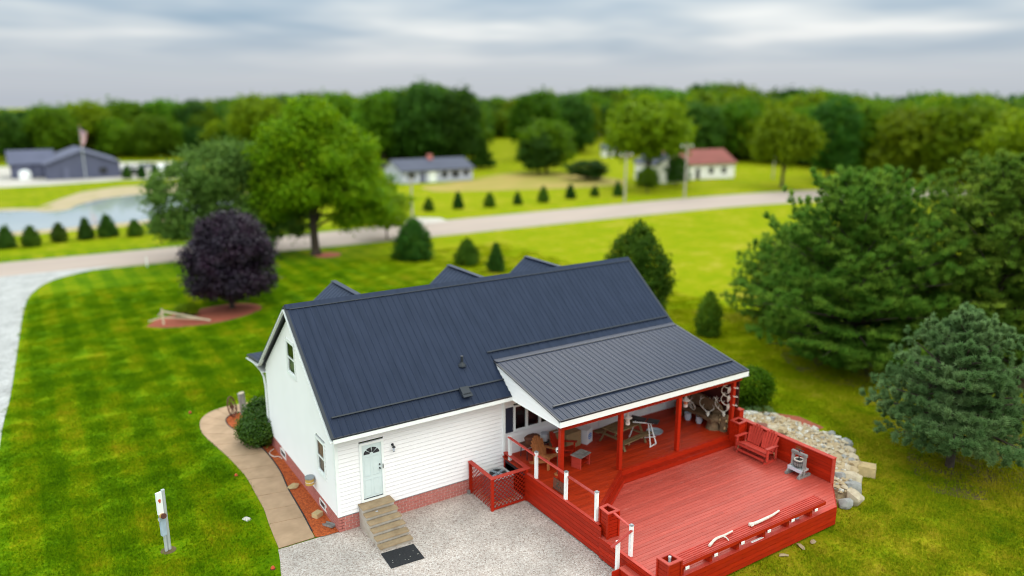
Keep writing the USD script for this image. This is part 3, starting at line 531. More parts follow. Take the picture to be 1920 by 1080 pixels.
fas = MB().beam((-OG - .03, -OH, HE - .165), (-OG - .03, YR - .03, HR - .16), .035, .15, (1, 0, 0)).beam((-OG - .03, 8.42, zf0 - .165), (-OG - .03, YR + .03, HR - .16), .035, .15, (1, 0, 0)).beam((-OG - .03, 10.45, zf0 - 2.0 * kf - .165), (-OG - .03, 8.40, zf0 - .165), .035, .15, (1, 0, 0))
HP('rake_board', fas, 'white_paint')
HP('eave_trim', MB().bx(-OG, XP - .02, -OH - .03, -OH + .01, HE - .05, HE + .006), 'roof_trim')
HP('eave_fascia', MB().bx(-OG, XP - .02, -OH - .022, -OH + .02, HE - .20, HE - .052).bx(-OG, XP - .02, -OH, .01, HE - .20, HE - .17), 'white_paint')
HP('front_fascia', MB().bx(-OG, XE, 10.44, 10.47, zf0 - 2 * kf - .2, zf0 - 2 * kf - .01).bx(-OG, XE, 8.2, 10.44, zf0 - 2 * kf - .2, zf0 - 2 * kf - .17), 'white_paint')
HP('eave_bracket', MB().tube([(-.08, 9.9, 3.33), (-.06, 9.0, 3.28), (-.05, 8.4, 3.05), (-.05, 8.24, 2.7)], .045).cyl((-.05, 8.24, 2.7), (-.05, 8.24, .3), .045), 'white_paint', label='white downspout curving under the front eave')
rc = MB()
for s_, u_ in ((1, us), (-1, usf)):
    nn_ = np.array([0, -K / SL * s_, 1 / SL]); c = np.array([(XE - OG) / 2, YR, HR + .034]) - u_ * .11
    rc.box(c + nn_ * 0, (XE + OG + .03, .22, .012), np.array([[1, 0, 0], u_, nn_]).T)
HP('ridge_cap', rc, 'roof_metal')
HP('ridge_closure', slope_strip(-OG + .1, XE - .02, YR - .215 / SL, .03, .001, .036), 'roof_trim')  # dark strip stands in for the shadow line below the ridge cap
HP('snow_guard', slope_strip(0.02, XP - .03, .20, .05, .02, .05), 'roof_trim'); HP('snow_guard', slope_strip(6.64, XE - .06, 1.22, .05, .02, .05), 'roof_trim')
vp = HP('vent_pipe', MB().cyl((5.41, .97, 4.62), (5.41, .97, 5.08), .055, n=10), 'roof_trim', label='black vent pipe standing on the roof')
part(vp, 'boot', MB().lathe([(.17, 0), (.15, .05), (.08, .12), (.055, .16)], (5.41, .97, 4.69), 12), 'roof_trim')
HP('roof_hood', MB().box(np.array([4.98, .06, zr(.06)]) + SN * .10, (.34, .34, .17), np.array([[1, 0, 0], us, SN]).T).box(np.array([4.98, -.09, zr(-.09)]) + SN * .16, (.38, .16, .05), np.array([[1, 0, 0], us, SN]).T), 'roof_trim', label='square exhaust hood low on the roof')
# dormers on the far slope, their tops show over the ridge
for x, yf, zt in ((2.85, 7.25, 7.02), (8.42, 7.45, 7.03), (12.55, 7.25, 7.02)):
    hw, kd = 1.15, .80; wl_ = HP('dormer', MB().wallprism([(-hw + .12, 4.6), (hw - .12, 4.6), (hw - .12, zt - kd * hw - .02), (0, zt - .12), (-hw + .12, zt - kd * hw - .02)], (x, yf - .15, 0), (1, 0, 0), (0, 0, 1), 2.4), 'siding')
    sd = math.hypot(1, kd)
    for s_ in (-1, 1):
        # sheets run down from the dormer ridge
        ux = np.array([0, s_ * -1.0, 0]); uy = np.array([-s_ / sd, 0, kd / sd]); yb = YR + (HR - zt) / K + .02; ln = yf + .12 - yb
        o = np.array([x + s_ * hw, yf + .12 if s_ > 0 else yb, zt - kd * hw])
        part(wl_, 'dormer_roof', roof_sheet(o, ux, uy, ln, hw * sd, nrib=12), 'roof_metal')
        part(wl_, 'dormer_trim', MB().beam((x + s_ * hw, yf + .13, zt - kd * hw - .04), (x, yf + .13, zt - .03), .05, .10, (0, 1, 0)), 'roof_trim')
    part(wl_, 'dormer_ridge', MB().beam((x, yf + .13, zt + .02), (x, YR + .1, zt + .02), .22, .02), 'roof_metal')

# ---- porch roof
SLP = math.hypot(1, KP); up_s = np.array([0, 1 / SLP, KP / SLP]); PN = np.array([0, -KP / SLP, 1 / SLP])
for i in range(nr_):
    HP('porch_roof_panel', roof_sheet((XP + i * wr, YP, 3.764), (1, 0, 0), up_s, wr - .003, (YJ - YP) * SLP), 'roof_metal')
def pstrip(x0, x1, y, wdt, lift, hgt):
    c = np.array([(x0 + x1) / 2, y, zp(y)]) + PN * (lift + hgt / 2)
    return MB().box(c, (x1 - x0, wdt, hgt), np.array([[1, 0, 0], up_s, PN]).T)
HP('roof_flashing', pstrip(XP - .02, XE, YJ - .10, .2, .024, .008).add(*slope_strip(XP - .02, XE, YJ + .10, .22, .024, .008).arr()), 'roof_metal')
HP('flashing_closure', pstrip(XP + .05, XE, YJ - .215, .028, .001, .034), 'roof_trim')
HP('snow_guard', pstrip(XP + .2, XE - .12, -2.68, .05, .02, .05), 'roof_trim')
HP('porch_ceiling', MB().wallprism([(YP + .02, 3.752), (YJ, ZJ - .012), (YJ, ZJ - .13), (YP + .02, 3.63)], (XP + .02, 0, 0), (0, 1, 0), (0, 0, 1), XE - XP - .03), 'soffit')
HP('porch_rake_trim', MB().beam((XP - .012, YP - .01, 3.735), (XP - .012, YJ + .02, ZJ - .03), .04, .09, (1, 0, 0)), 'roof_trim'); HP('porch_rake_trim', MB().beam((XE + .012, YP - .01, 3.735), (XE + .012, YJ, ZJ - .03), .04, .09, (1, 0, 0)), 'roof_trim')
ZB = 3.47
tri = siding((XP - .006, 0, 0), (0, -1, 0), (-1, 0, 0), (ZB, 4.62), lambda z: (-(min((z - 3.60) / K - OH + .10, YJ) if z > 3.60 else -.36), -max((z - 3.70) / KP + YP, YP + .03)), [])
HP('porch_gable', tri, 'siding', label='white clapboard triangle closing the end of the porch roof')
HP('porch_gable_back', MB().wallprism([(YP + .03, ZB), (-.35, ZB), (-.33, 3.62), (YJ - .05, ZJ - .1), (YP + .03, 3.66)], (XP - .003, 0, 0), (0, 1, 0), (0, 0, 1), .05), 'soffit')
HP('porch_eave_trim', MB().bx(XP - .02, XE + .02, YP - .03, YP + .01, 3.715, 3.772), 'roof_trim')
HP('porch_fascia', MB().bx(XP - .03, XE + .02, YP - .022, YP + .03, 3.50, 3.713), 'white_paint')
HP('porch_beam', MB().bx(6.87, 15.98, -3.36, -3.18, 3.33, 3.62), 'red_timber')
for x in (6.94, 9.62, 12.55, 15.59): HP('porch_post', MB().bx(x - .075, x + .075, -3.345, -3.195, 1.08, 3.33), 'red_timber')
# ------------------------------------------------------------------ the red deck, board by board
ZU, ZL = 1.10, .75
deck = thing('red_deck', 'red timber deck on two levels wrapping the back porch', 'deck')
DP = lambda name, mb, m, **k: part(deck, name, mb, m, **k)
rng = np.random.default_rng(11)
up_poly = Polygon([(6.56, -.02), (16.05, -.02), (16.05, -3.45), (9.60, -3.45), (7.0, -5.27), (6.56, -5.95)])
low_poly = Polygon([(6.50, -5.95), (7.04, -5.30), (9.66, -3.47), (16.0, -3.47), (15.93, -7.80), (14.58, -8.90), (6.50, -8.90)])
def decking(poly, y0, y1, wid, gap, z, th, m, name, seams):
    y = y0; i = 0
    while y > y1 + .02:
        from shapely.geometry import box as sbox
        row = poly.intersection(sbox(0, y - wid + gap, 30, y))
        for piece in getattr(row, 'geoms', [row]):
            if piece.is_empty or piece.area < .01: continue
            xa, _, xb, _ = piece.bounds; cs = sorted(c for c in (xa + (xb - xa) * f for f in seams[i % len(seams)]) if xa + .3 < c < xb - .3)
            ed_ = [xa - 1] + cs + [xb + 1]
            for a, b in zip(ed_[:-1], ed_[1:]):
                q = piece.intersection(sbox(a + .002, -20, b - .002, 5))
                if q.is_empty or q.area < .01: continue
                dz = rng.uniform(-.002, .002)
                DP(name, MB().prism(q, z - th + dz, z + dz), m)
        y -= wid; i += 1
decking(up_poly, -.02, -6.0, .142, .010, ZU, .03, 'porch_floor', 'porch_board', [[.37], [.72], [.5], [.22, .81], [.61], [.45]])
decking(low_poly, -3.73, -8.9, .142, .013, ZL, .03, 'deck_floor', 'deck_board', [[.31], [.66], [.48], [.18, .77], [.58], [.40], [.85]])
DP('underframe', MB().prism(up_poly.buffer(-.04), .02, ZU - .04), 'dark_interior'); DP('underframe', MB().prism(low_poly.buffer(-.06), .03, ZL - .04), 'dark_interior')
# step between the levels: two long treads with risers, turning along the diagonal
def off(poly_a, poly_b, z, th): return MB().prism(list(poly_a) + list(poly_b)[::-1], z - th, z)
nose = [(16.0, -3.45), (9.60, -3.45), (7.0, -5.27)]; mid1 = [(16.0, -3.59), (9.555, -3.59), (6.92, -5.38)]; mid2 = [(15.97, -3.72), (9.51, -3.72), (6.86, -5.52)]
DP('step_tread', off(nose[:2], mid1[:2], .925, .03), 'red_timber'); DP('step_tread', off(mid1[:2], mid2[:2], .923, .03), 'red_timber')
DP('step_tread', off(nose[1:], mid1[1:], .925, .03), 'red_timber'); DP('step_tread', off(mid1[1:], mid2[1:], .923, .03), 'red_timber')
for a, b in zip(nose[:-1], nose[1:]): DP('step_riser', MB().beam((a[0], a[1] + .012, .99), (b[0], b[1] + .012, .99), .022, .16), 'red_timber')
for a, b in zip(mid2[:-1], mid2[1:]): DP('step_riser', MB().beam((a[0], a[1] + .015, .82), (b[0], b[1] + .015, .82), .022, .145), 'red_timber')
# border boards of the upper level
DP('edge_board', MB().beam((6.60, -1.60, ZU + .012), (6.60, -5.85, ZU + .012), .10, .025), 'red_cap')
DP('edge_board', MB().beam((9.66, -3.40, ZU + .012), (15.5, -3.40, ZU + .012), .12, .02), 'red_timber'); DP('edge_board', MB().beam((9.62, -3.40, ZU + .013), (7.15, -5.13, ZU + .013), .12, .02), 'red_timber')
DP('edge_board', MB().bx(6.49, 6.60, -8.9, -6.35, ZL + .002, ZL + .02), 'red_cap'); DP('edge_board', MB().bx(6.6, 14.56, -8.93, -8.80, ZL + .002, ZL + .02), 'red_cap')
# skirt boards
def skirt(p, q, z0, z1, n, m='red_timber'):
    h = (z1 - z0) / n
    for i in range(n): DP('skirt_board', MB().beam((*p, z0 + (i + .5) * h), (*q, z0 + (i + .5) * h), .028 + .003 * (i % 2), h - .010), m)
skirt((6.545, -1.66), (6.545, -6.0), .05, ZU - .005, 7); skirt((6.49, -6.0), (6.49, -8.91), .05, ZL - .005, 5)
skirt((6.48, -8.915), (14.60, -8.915), .08, ZL - .005, 4); skirt((14.60, -8.91), (15.95, -7.81), .08, ZL - .005, 4)
# solid parapet on the right, boarded and capped
for i in range(7):
    z0 = ZL + .01 + i * .135
    DP('parapet_board', MB().bx(15.90, 15.928 + .002 * (i % 2), -7.76, -3.62, z0, z0 + .127), 'red_timber')
DP('parapet_core', MB().bx(15.93, 16.03, -7.76, -3.55, .1, 1.70), 'red_timber'); DP('parapet_cap', MB().bx(15.87, 16.07, -7.80, -3.50, 1.70, 1.735), 'red_cap')
DP('parapet_end', MB().bx(15.88, 16.05, -7.79, -7.755, .1, 1.70), 'red_cap')
DP('stub_post', MB().bx(15.96, 16.20, -3.38, -3.14, .5, 2.0).bx(15.94, 16.22, -3.40, -3.12, 2.0, 2.03), 'red_timber')
# box planters
def planter(corners, z0, z1, fill=None):
    c = np.array(corners, float); ctr = c.mean(0); p = DP('planter_box', MB().prism(Polygon(c).buffer(-.07), z0, z1 - .35), 'dark_interior', label='square red planter box built of boards')
    n = int(round((z1 - z0) / .135)); h = (z1 - z0 - .03) / n
    for k in range(4):
        a, b = c[k], c[(k + 1) % 4]; ins = (ctr - (a + b) / 2); ins /= np.linalg.norm(ins); pnl = MB()
        for i in range(n):
            e = .035 + .004 * (i % 2); pnl.beam((*(a + ins * e), z0 + (i + .5) * h), (*(b + ins * e), z0 + (i + .5) * h), .03, h - .012)
        part(p, 'side', pnl, 'red_timber'); part(p, 'rim', MB().beam((*(a + ins * .04), z1 - .015 + .001 * k), (*(b + ins * .04), z1 - .015 + .001 * k), .10, .03), 'red_cap')
    for k in range(4):
        v = c[k] + (ctr - c[k]) * .10; part(p, 'corner_trim', MB().beam((*v, z0), (*v, z1 - .031), .06, .06, (1, 0, 0)), 'red_timber')
    return p
planter([(6.62, -6.22), (7.10, -6.24), (7.03, -5.70), (6.66, -5.74)], ZL, 1.66)
pb = planter([(6.36, -9.20), (6.90, -9.20), (6.86, -8.72), (6.34, -8.72)], .1, 1.60)
part(pb, 'steel_sleeve', MB().cyl((6.62, -8.96, 1.0), (6.62, -8.96, 1.62), .035, n=10).cyl((6.62, -8.96, 1.62), (6.62, -8.96, 1.66), .045, n=10), 'light_grey_metal')
planter([(15.30, -3.94), (15.80, -3.90), (15.82, -3.44), (15.30, -3.48)], ZL, 1.80)
# stairs down to the gravel
for i, (xa, xb, z) in enumerate(((6.20, 6.475, .50), (5.88, 6.20, .25))):
    for k in range(2):
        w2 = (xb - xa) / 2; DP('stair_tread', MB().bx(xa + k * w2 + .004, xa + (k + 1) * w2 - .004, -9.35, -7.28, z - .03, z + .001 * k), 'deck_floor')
    DP('stair_riser', MB().bx(xa + .02, xa + .045, -9.35, -7.28, max(z - .25, .05), z - .031), 'red_timber')
DP('stair_cheek', MB().bx(5.92, 6.475, -7.32, -7.285, .05, .47), 'red_timber')

# railing: white posts with grey caps and thin red rails
rl = thing('deck_railing', 'white posts joined by thin red handrails on the left edge of the deck', 'railing')
posts = [(6.64, -.45, ZU, 2.10), (6.64, -2.20, ZU, 2.14), (6.64, -3.98, ZU, 2.14), (6.64, -5.62, ZU, 2.14), (6.64, -7.30, ZL, 1.80), (6.28, -7.12, .05, 1.30)]
for i, (x, y, a, b) in enumerate(posts):
    q = part(rl, 'post', MB().bx(x - .05, x + .05, y - .05, y + .05, a, b), 'white_paint')
    if 0 < i < 5: part(q, 'cap', MB().bx(x - .06, x + .06, y - .06, y + .06, b, b + .022).bx(x - .04, x + .04, y - .04, y + .04, b + .022, b + .04), 'grey_metal')
for p_, q_ in (((6.58, -.45, 2.06), (6.58, -2.2, 2.04)), ((6.70, -2.20, 2.0), (6.70, -3.96, 2.0)), ((6.70, -3.98, 1.98), (6.70, -5.60, 1.98))): part(rl, 'handrail', MB().beam(p_, q_, .09, .04), 'red_rail')
part(rl, 'handrail', MB().beam((6.86, -6.2, 1.63), (6.70, -7.28, 1.66), .07, .04), 'red_rail'); part(rl, 'handrail', MB().beam((6.62, -7.36, 1.68), (5.98, -7.16, 1.20), .08, .04), 'red_rail')

# slatted bench along the front edge
bn = thing('slatted_bench', 'long red slatted bench on the front edge of the deck', 'bench')
for i in range(6): part(bn, 'slat', MB().bx(6.95, 13.84, -8.47 - i * .082 - .05, -8.47 - i * .082, 1.165, 1.205), 'red_cap' if i < 5 else 'red_timber')
part(bn, 'front_rail', MB().bx(6.95, 13.86, -8.975, -8.945, 1.08, 1.20), 'red_timber'); part(bn, 'end_rail', MB().bx(13.845, 13.875, -8.94, -8.46, 1.08, 1.20), 'red_timber')
for x in (7.28, 8.48, 9.66, 10.89, 12.06, 13.26):
    l_ = part(bn, 'leg', MB().bx(x - .06, x + .06, -8.86, -8.60, ZL, 1.06), 'red_timber'); part(l_, 'bracket', MB().bx(x - .07, x + .07, -9.03, -8.50, 1.062, 1.142), 'red_timber'); part(l_, 'end_cap', MB().bx(x - .072, x + .072, -9.05, -9.031, 1.055, 1.142), 'white_paint')
def branch(name, label, cat, pts, r, m, forks=()):
    mb = MB().tube(smoothline(pts, 4), np.linspace(r, r * .55, (len(pts) - 1) * 4 + 1), 7)
    for f_ in forks: mb.tube(smoothline(f_, 3), np.linspace(r * .6, r * .3, (len(f_) - 1) * 3 + 1), 6)
    return single(name, mb, m, label, cat)
branch('driftwood_stick', 'pale bent driftwood stick with a side prong, left one on the slatted bench', 'driftwood', [(8.50, -8.74, 1.24), (8.9, -8.62, 1.27), (9.28, -8.64, 1.29), (9.70, -8.58, 1.26)], .045, 'bone', [[(9.2, -8.65, 1.28), (9.24, -8.75, 1.26), (9.22, -8.86, 1.23)]])
branch('driftwood_stick', 'pale bent driftwood stick with a knobbed end, right one on the slatted bench', 'driftwood', [(10.44, -8.60, 1.25), (10.67, -8.66, 1.26), (11.19, -8.67, 1.28), (11.55, -8.64, 1.27), (11.95, -8.56, 1.25)], .055, 'bone', [[(10.6, -8.62, 1.25), (10.52, -8.70, 1.25), (10.42, -8.70, 1.25)]])
single('white_stick', MB().beam((10.32, -9.0 + .16, .785), (10.88, -9.0 + .16, .785), .05, .03), 'white_paint', 'short white stick lying on the deck edge before the bench', 'stick')
single('white_pot', MB().lathe([(0, 0), (.10, 0), (.14, .20), (.15, .22), (.13, .22), (.10, .03), (0, .03)], (12.79, -8.62, ZL), 14), 'ceramic', 'small white pot standing under the slatted bench', 'pot', smooth=40)

# ------------------------------------------------------------------ air conditioner behind its lattice
ac = thing('air_conditioner', 'grey outdoor air conditioner with round fan inside the red lattice', 'air conditioner', (5.87, -.83, 0))
cab = MB().bx(-.42, .42, -.40, .40, .06, .90)
part(ac, 'cabinet', cab, 'cabinet_shaded')
lou = MB()
for i in range(14):
    z = .12 + i * .052; lou.bx(-.43, .43, -.412, -.402, z, z + .02).bx(-.432, -.422, -.40, .40, z, z + .02)
part(ac, 'louvre', lou, 'grey_metal')
part(ac, 'top_plate', MB().bx(-.44, .44, -.42, .42, .90, .93), 'light_grey_metal'); part(ac, 'fan_well', MB().cyl((0, 0, .925), (0, 0, .936), .33, n=28), 'black_rubber')
fb = MB()
for k in range(4): fb.box((.17 * math.cos(k * PI / 2 + .4), .17 * math.sin(k * PI / 2 + .4), .943), (.28, .12, .008), rotm('z', k * PI / 2 + .4))
part(ac, 'fan', fb.cyl((0, 0, .937), (0, 0, .955), .08, n=12), 'meter_grey')
gr_ = MB()
for r in (.08, .14, .20, .26, .32): gr_.tube(np.c_[r * np.cos(np.linspace(0, 2 * PI, 25)), r * np.sin(np.linspace(0, 2 * PI, 25)), np.full(25, .972)], .005, 4)
for k in range(8): gr_.cyl((.06 * math.cos(k * PI / 4), .06 * math.sin(k * PI / 4), .972), (.33 * math.cos(k * PI / 4), .33 * math.sin(k * PI / 4), .95), .005, n=4)
part(ac, 'guard', gr_, 'dark_metal'); part(ac, 'base_pad', MB().bx(-.48, .48, -.46, .46, .008, .06), 'concrete')
en = thing('lattice_screen', 'red diagonal lattice enclosure around the air conditioner', 'lattice')
def lattice(o, u, a0, a1, z0, z1, step=.165, w=.034, t=.010, n=(0, 1, 0)):
    u, n = np.asarray(u, float), np.asarray(n, float); mb = MB(); hh = z1 - z0
    for s_, dd in ((1, 0), (-1, t * 1.05)):
        c = a0 - hh
        while c < a1 + hh:
            # line: a = c + s*(z - z0)
            za, zb = z0, z1; p0, p1 = (c, c + hh) if s_ > 0 else (c + hh, c)
            q = sorted([(p0, z0), (p1, z1)]); (xa, zza), (xb, zzb) = q; sl = (zzb - zza) / (xb - xa)
            if xa < a0: zza += (a0 - xa) * sl; xa = a0
            if xb > a1: zzb += (a1 - xb) * sl; xb = a1
            if xb - xa > .02:
                P0 = np.asarray(o) + u * xa + n * dd + [0, 0, zza]; P1 = np.asarray(o) + u * xb + n * dd + [0, 0, zzb]; mb.beam(P0, P1, t, w) if abs(n[1]) > 2 else mb.beam(P0, P1, w, t, n)
            c += step
    return mb
LZ = 1.27
part(en, 'lattice_panel', lattice((0, -1.64, 0), (1, 0, 0), 5.12, 6.58, .03, LZ, n=(0, 1, 0)), 'red_timber'); part(en, 'lattice_panel', lattice((5.13, 0, 0), (0, -1, 0), .03, 1.62, .03, LZ, n=(1, 0, 0)), 'red_timber')
part(en, 'top_rail', MB().bx(5.04, 6.72, -1.72, -1.56, LZ, LZ + .035), 'red_cap'); part(en, 'top_rail', MB().bx(5.04, 5.20, -1.558, -.03, LZ, LZ + .035), 'red_cap'); part(en, 'top_rail', MB().bx(6.56, 6.72, -1.558, -.1, LZ, LZ + .035), 'red_cap')
for x, y in ((5.12, -1.64), (5.12, -.08), (6.585, -1.66), (6.64, -.12)): part(en, 'post', MB().bx(x - .05, x + .05, y - .045, y + .045, .0, LZ), 'red_timber')
part(en, 'bottom_rail', MB().bx(5.17, 6.53, -1.67, -1.655, .03, .12), 'red_timber')
sb_ = MB().bx(6.58, 6.61, -1.6, -.15, .1, .38)
for i in range(4): part(en, 'side_board', MB().bx(6.60, 6.628, -1.61, -.17, .12 + i * .20, .31 + i * .20), 'red_timber')
single('small_block', MB().bx(4.98, 5.06, -.16, -.05, 0, .16), 'grey_wood', 'small grey block at the foot of the lattice by the brick', 'block')

# ------------------------------------------------------------------ concrete steps and mat
cs = thing('concrete_steps', 'precast tan concrete steps below the back door', 'steps'); ns = 5
for i in range(ns + 1):
    z1 = .86 - i * .86 / (ns + 1); y0 = -.02 - (0 if i == 0 else .42 + (i - 1) * .285); y1 = -.42 - i * .285
    part(cs, 'step', MB().bx(.72, 1.86, y1, y0, max(z1 - .15, 0), z1 - .05), 'step_side'); part(cs, 'tread', MB().bx(.70, 1.88, y1 - .03, y0 - (.03 if i else 0), z1 - .05, z1), 'step_concrete')
sd_ = [(.02, 0), (.02, .80)] + [p for i in range(ns + 1) for p in ((.42 + i * .285, .81 - i * .86 / 6 - .001), (.42 + i * .285, max(.81 - (i + 1) * .86 / 6, 0) - .001 if i < ns else 0))]
part(cs, 'stringer', MB().wallprism([(-a + .035, b - .012) for a, b in sd_][::-1], (.735, 0, 0), (0, 1, 0), (0, 0, 1), 1.11), 'step_side')
mt = thing('door_mat', 'black rubber mat lying on the gravel below the concrete steps', 'mat', (1.22, -2.46, .012), -.05)
part(mt, 'mat_sheet', MB().bx(-.57, .57, -.46, .46, 0, .016), 'black_rubber')
mr = MB()
for i in range(18): mr.bx(-.54, .54, -.43 + i * .05, -.43 + i * .05 + .02, .016, .021)
part(mt, 'ribs', mr, 'black_rubber')
lf_ = MB(); rg = np.random.default_rng(3)
for i in range(9):
    x, y = rg.uniform(-.5, .5), rg.uniform(-.4, .4); lf_.box((x, y, .026), (.022, .014, .005), rotm('z', rg.uniform(0, 3)))
part(mt, 'leaf_litter', lf_, 'stone_white', kind='stuff')
single('blue_toy', MB().box((2.06, -.30, .10), (.16, .05, .06), rotm('z', .4)).cyl((2.0, -.34, .05), (2.12, -.26, .05), .05, n=8), 'meter_grey', 'small blue-grey object on the gravel beside the concrete steps', 'toy')
single('step_sticker', MB().bx(1.12, 1.20, -.60, -.53, .717, .722), 'ceramic', 'tiny pale tag lying on the second concrete step', 'tag')

# ------------------------------------------------------------------ porch furniture
def adirondack(name, label, loc, rz, m, two=False):
    t = thing(name, label, 'chair', loc, rz); w = .36
    for s in (-1, 1):
        part(t, 'leg', MB().bx(s * w - .045, s * w + .045, -.42, -.39 + .03, 0, .50), m); part(t, 'leg', MB().beam((s * (w - .04), -.38, .36), (s * (w - .04), .48, .02), .03, .12), m)
        part(t, 'armrest', MB().box((s * (w + .03), -.08, .515), (.14, .80, .026), rotm('x', -.05)), m)
        part(t, 'rear_post', MB().beam((s * (w + .0), .22, .12), (s * (w + .0), .26, .50), .03, .07), m)
    for i in range(6): part(t, 'seat_slat', MB().box((0, -.36 + i * .095, .395 - i * .034), (.66, .085, .022), rotm('x', -.34)), m)
    for i in range(7):
        a = (i - 3) * .062; h = .86 - abs(i - 3) ** 1.6 * .035; b0 = np.array([(i - 3) * .075, .13, .22]); dv = np.array([math.sin(a) * 1.0, .42, .90]); dv /= np.linalg.norm(dv)
        part(t, 'back_slat', MB().beam(b0, b0 + dv * h, .082, .02, np.cross(dv, (1, 0, 0))), m)
    part(t, 'back_rail', MB().beam((-.36, .325, .56), (.36, .325, .56), .03, .08), m); return t
adirondack('adirondack_chair', 'natural cedar fan-back chair by the railing under the porch corner', (7.58, -1.42, ZU), .36, 'cedar')
adirondack('adirondack_chair', 'red fan-back chair half hidden behind the corner porch post', (8.45, -1.35, ZU), .75, 'red_timber')
tb = thing('side_table', 'small red side table with grey top and lower shelf by the corner post', 'table', (8.62, -2.25, ZU), .30)
for s in (-1, 1): part(tb, 'side_panel', MB().bx(s * .28 - .018, s * .28 + .018, -.21, .21, 0, .46), 'red_cap')
for k in range(3): part(tb, 'top_board', MB().bx(-.34, .34, -.24 + k * .162, -.084 + k * .162, .46, .482), 'grey_wood')
part(tb, 'shelf', MB().bx(-.26, .26, -.19, .19, .18, .20), 'red_timber')
rs = thing('roaster', 'rusty brown covered roaster on its stand against the white wall', 'roaster', (7.55, -.60, ZU + .55))
part(rs, 'pan', MB().add(*(lambda b: (b[0] * [1.35, .85, 1] , b[1]))(MB().lathe([(0, 0), (.22, 0), (.245, .19), (.25, .20)], (0, 0, 0), 20).arr())), 'rust', smooth=40)
part(rs, 'lid', MB().add(*(lambda b: (b[0] * [1.35, .85, 1], b[1]))(MB().lathe([(.255, .20), (.255, .23), (.20, .29), (.10, .32), (0, .325)], (0, 0, 0), 20).arr())), 'rust', smooth=40)
part(rs, 'handle', MB().tube([(-.06, 0, .31), (-.05, 0, .37), (.05, 0, .37), (.06, 0, .31)], .012), 'rust')
st = thing('iron_stand', 'dark iron stand with thin legs carrying the rusty roaster', 'stand', (7.55, -.60, ZU))
part(st, 'tray', MB().bx(-.42, .42, -.26, .26, .51, .545), 'rust')
for sx in (-1, 1):
    for sy in (-1, 1): part(st, 'leg', MB().cyl((sx * .38, sy * .22, 0), (sx * .36, sy * .20, .51), .018, n=6), 'dark_metal')
pot = thing('bucket_stand', 'dark small stand holding the white bucket by the wall', 'stand', (8.20, -.50, ZU))
part(pot, 'top', MB().cyl((0, 0, .40), (0, 0, .43), .2, n=14), 'dark_metal')
for k in range(3): part(pot, 'leg', MB().cyl((.18 * math.cos(k * 2.1), .18 * math.sin(k * 2.1), 0), (.10 * math.cos(k * 2.1), .10 * math.sin(k * 2.1), .40), .018, n=6), 'dark_metal')
wb = thing('white_bucket', 'white lidded bucket between the roaster and the boxes', 'bucket', (8.20, -.50, ZU + .43))
part(wb, 'body', MB().lathe([(0, 0), (.12, 0), (.145, .28), (.15, .30), (.14, .30), (.11, .03), (0, .03)], n=16), 'box_white', smooth=40); part(wb, 'lid', MB().lathe([(.155, .29), (.155, .32), (.0, .33)], n=16), 'ceramic', smooth=40)
def carton(name, label, loc, rz, size, m, tape=None):
    t = thing(name, label, 'box', loc, rz); x, y, z = size
    part(t, 'body', MB().bx(-x/2, x/2, -y/2, y/2, 0, z), m)
    for s in (-1, 1): part(t, 'flap', MB().bx(-x/2 + .004, x/2 - .004, min(s * .004, s * y / 2), max(s * .004, s * y / 2), z + .001, z + .007), m)
    part(t, 'tape', MB().bx(-x/2 - .001, x/2 + .001, -.03, .03, z + .008, z + .010), tape or m); return t
carton('cardboard_box', 'large brown cardboard box standing left of the white box', (9.30, -.62, ZU), .10, (.78, .55, .62), 'cardboard')
carton('cardboard_box', 'brown carton with a white lid between wall and corner porch post', (8.78, -.45, ZU + .0), .05, (.40, .38, .62), 'cardboard', 'box_white')
wbx = carton('white_box', 'white carton printed with a blue flower emblem, next to the brown box', (10.02, -.68, ZU), .42, (.46, .50, .58), 'box_white')
em = MB()
for k in range(6):
    a = k * PI / 3 + .5; em.wallprism([(.085 * math.cos(a) + .062 * math.cos(t_), .085 * math.sin(a) + .062 * math.sin(t_)) for t_ in np.linspace(0, 2 * PI, 12, endpoint=False)], (.0, -.2512 - k * .0004, .30), (1, 0, 0), (0, 0, 1), .003)
part(wbx, 'flower_emblem', em, 'emblem_blue')
ew = MB()
for k in range(6):
    a = k * PI / 3 + .5; ew.wallprism([(.085 * math.cos(a) + .026 * math.cos(t_), .085 * math.sin(a) + .026 * math.sin(t_)) for t_ in np.linspace(0, 2 * PI, 10, endpoint=False)], (.0, -.2570, .30), (1, 0, 0), (0, 0, 1), .002)
part(wbx, 'emblem_centre', ew.wallprism([(.02 * math.cos(t_), .02 * math.sin(t_)) for t_ in np.linspace(0, 2 * PI, 10, endpoint=False)], (.0, -.2570, .30), (1, 0, 0), (0, 0, 1), .002), 'box_white')
pk_ = thing('picnic_table', 'weathered wooden picnic table with attached benches under the porch', 'picnic table', (11.30, -1.55, ZU), .14)
for k in range(5): part(pk_, 'top_board', MB().bx(-.85, .85, -.37 + k * .15, -.23 + k * .15, .71, .75), 'weathered_wood')
for s in (-1, 1):
    for k in range(2): part(pk_, 'seat_board', MB().bx(-.85, .85, s * .70 - .13 + k * .135, s * .70 - .005 + k * .135, .41, .45), 'weathered_wood')
    part(pk_, 'cross_beam', MB().beam((s * .58, -.82, .37), (s * .58, .82, .37), .04, .09), 'weathered_wood'); part(pk_, 'top_beam', MB().beam((s * .58, -.36, .665), (s * .58, .36, .665), .04, .09), 'weathered_wood')
    for r in (-1, 1): part(pk_, 'leg', MB().beam((s * .62, r * .28, .70), (s * .62, r * .66, .0), .04, .10, (1, 0, 0)), 'weathered_wood')
    part(pk_, 'brace', MB().beam((s * .52, 0, .38), (s * .08, 0, .70), .05, .05), 'weathered_wood')
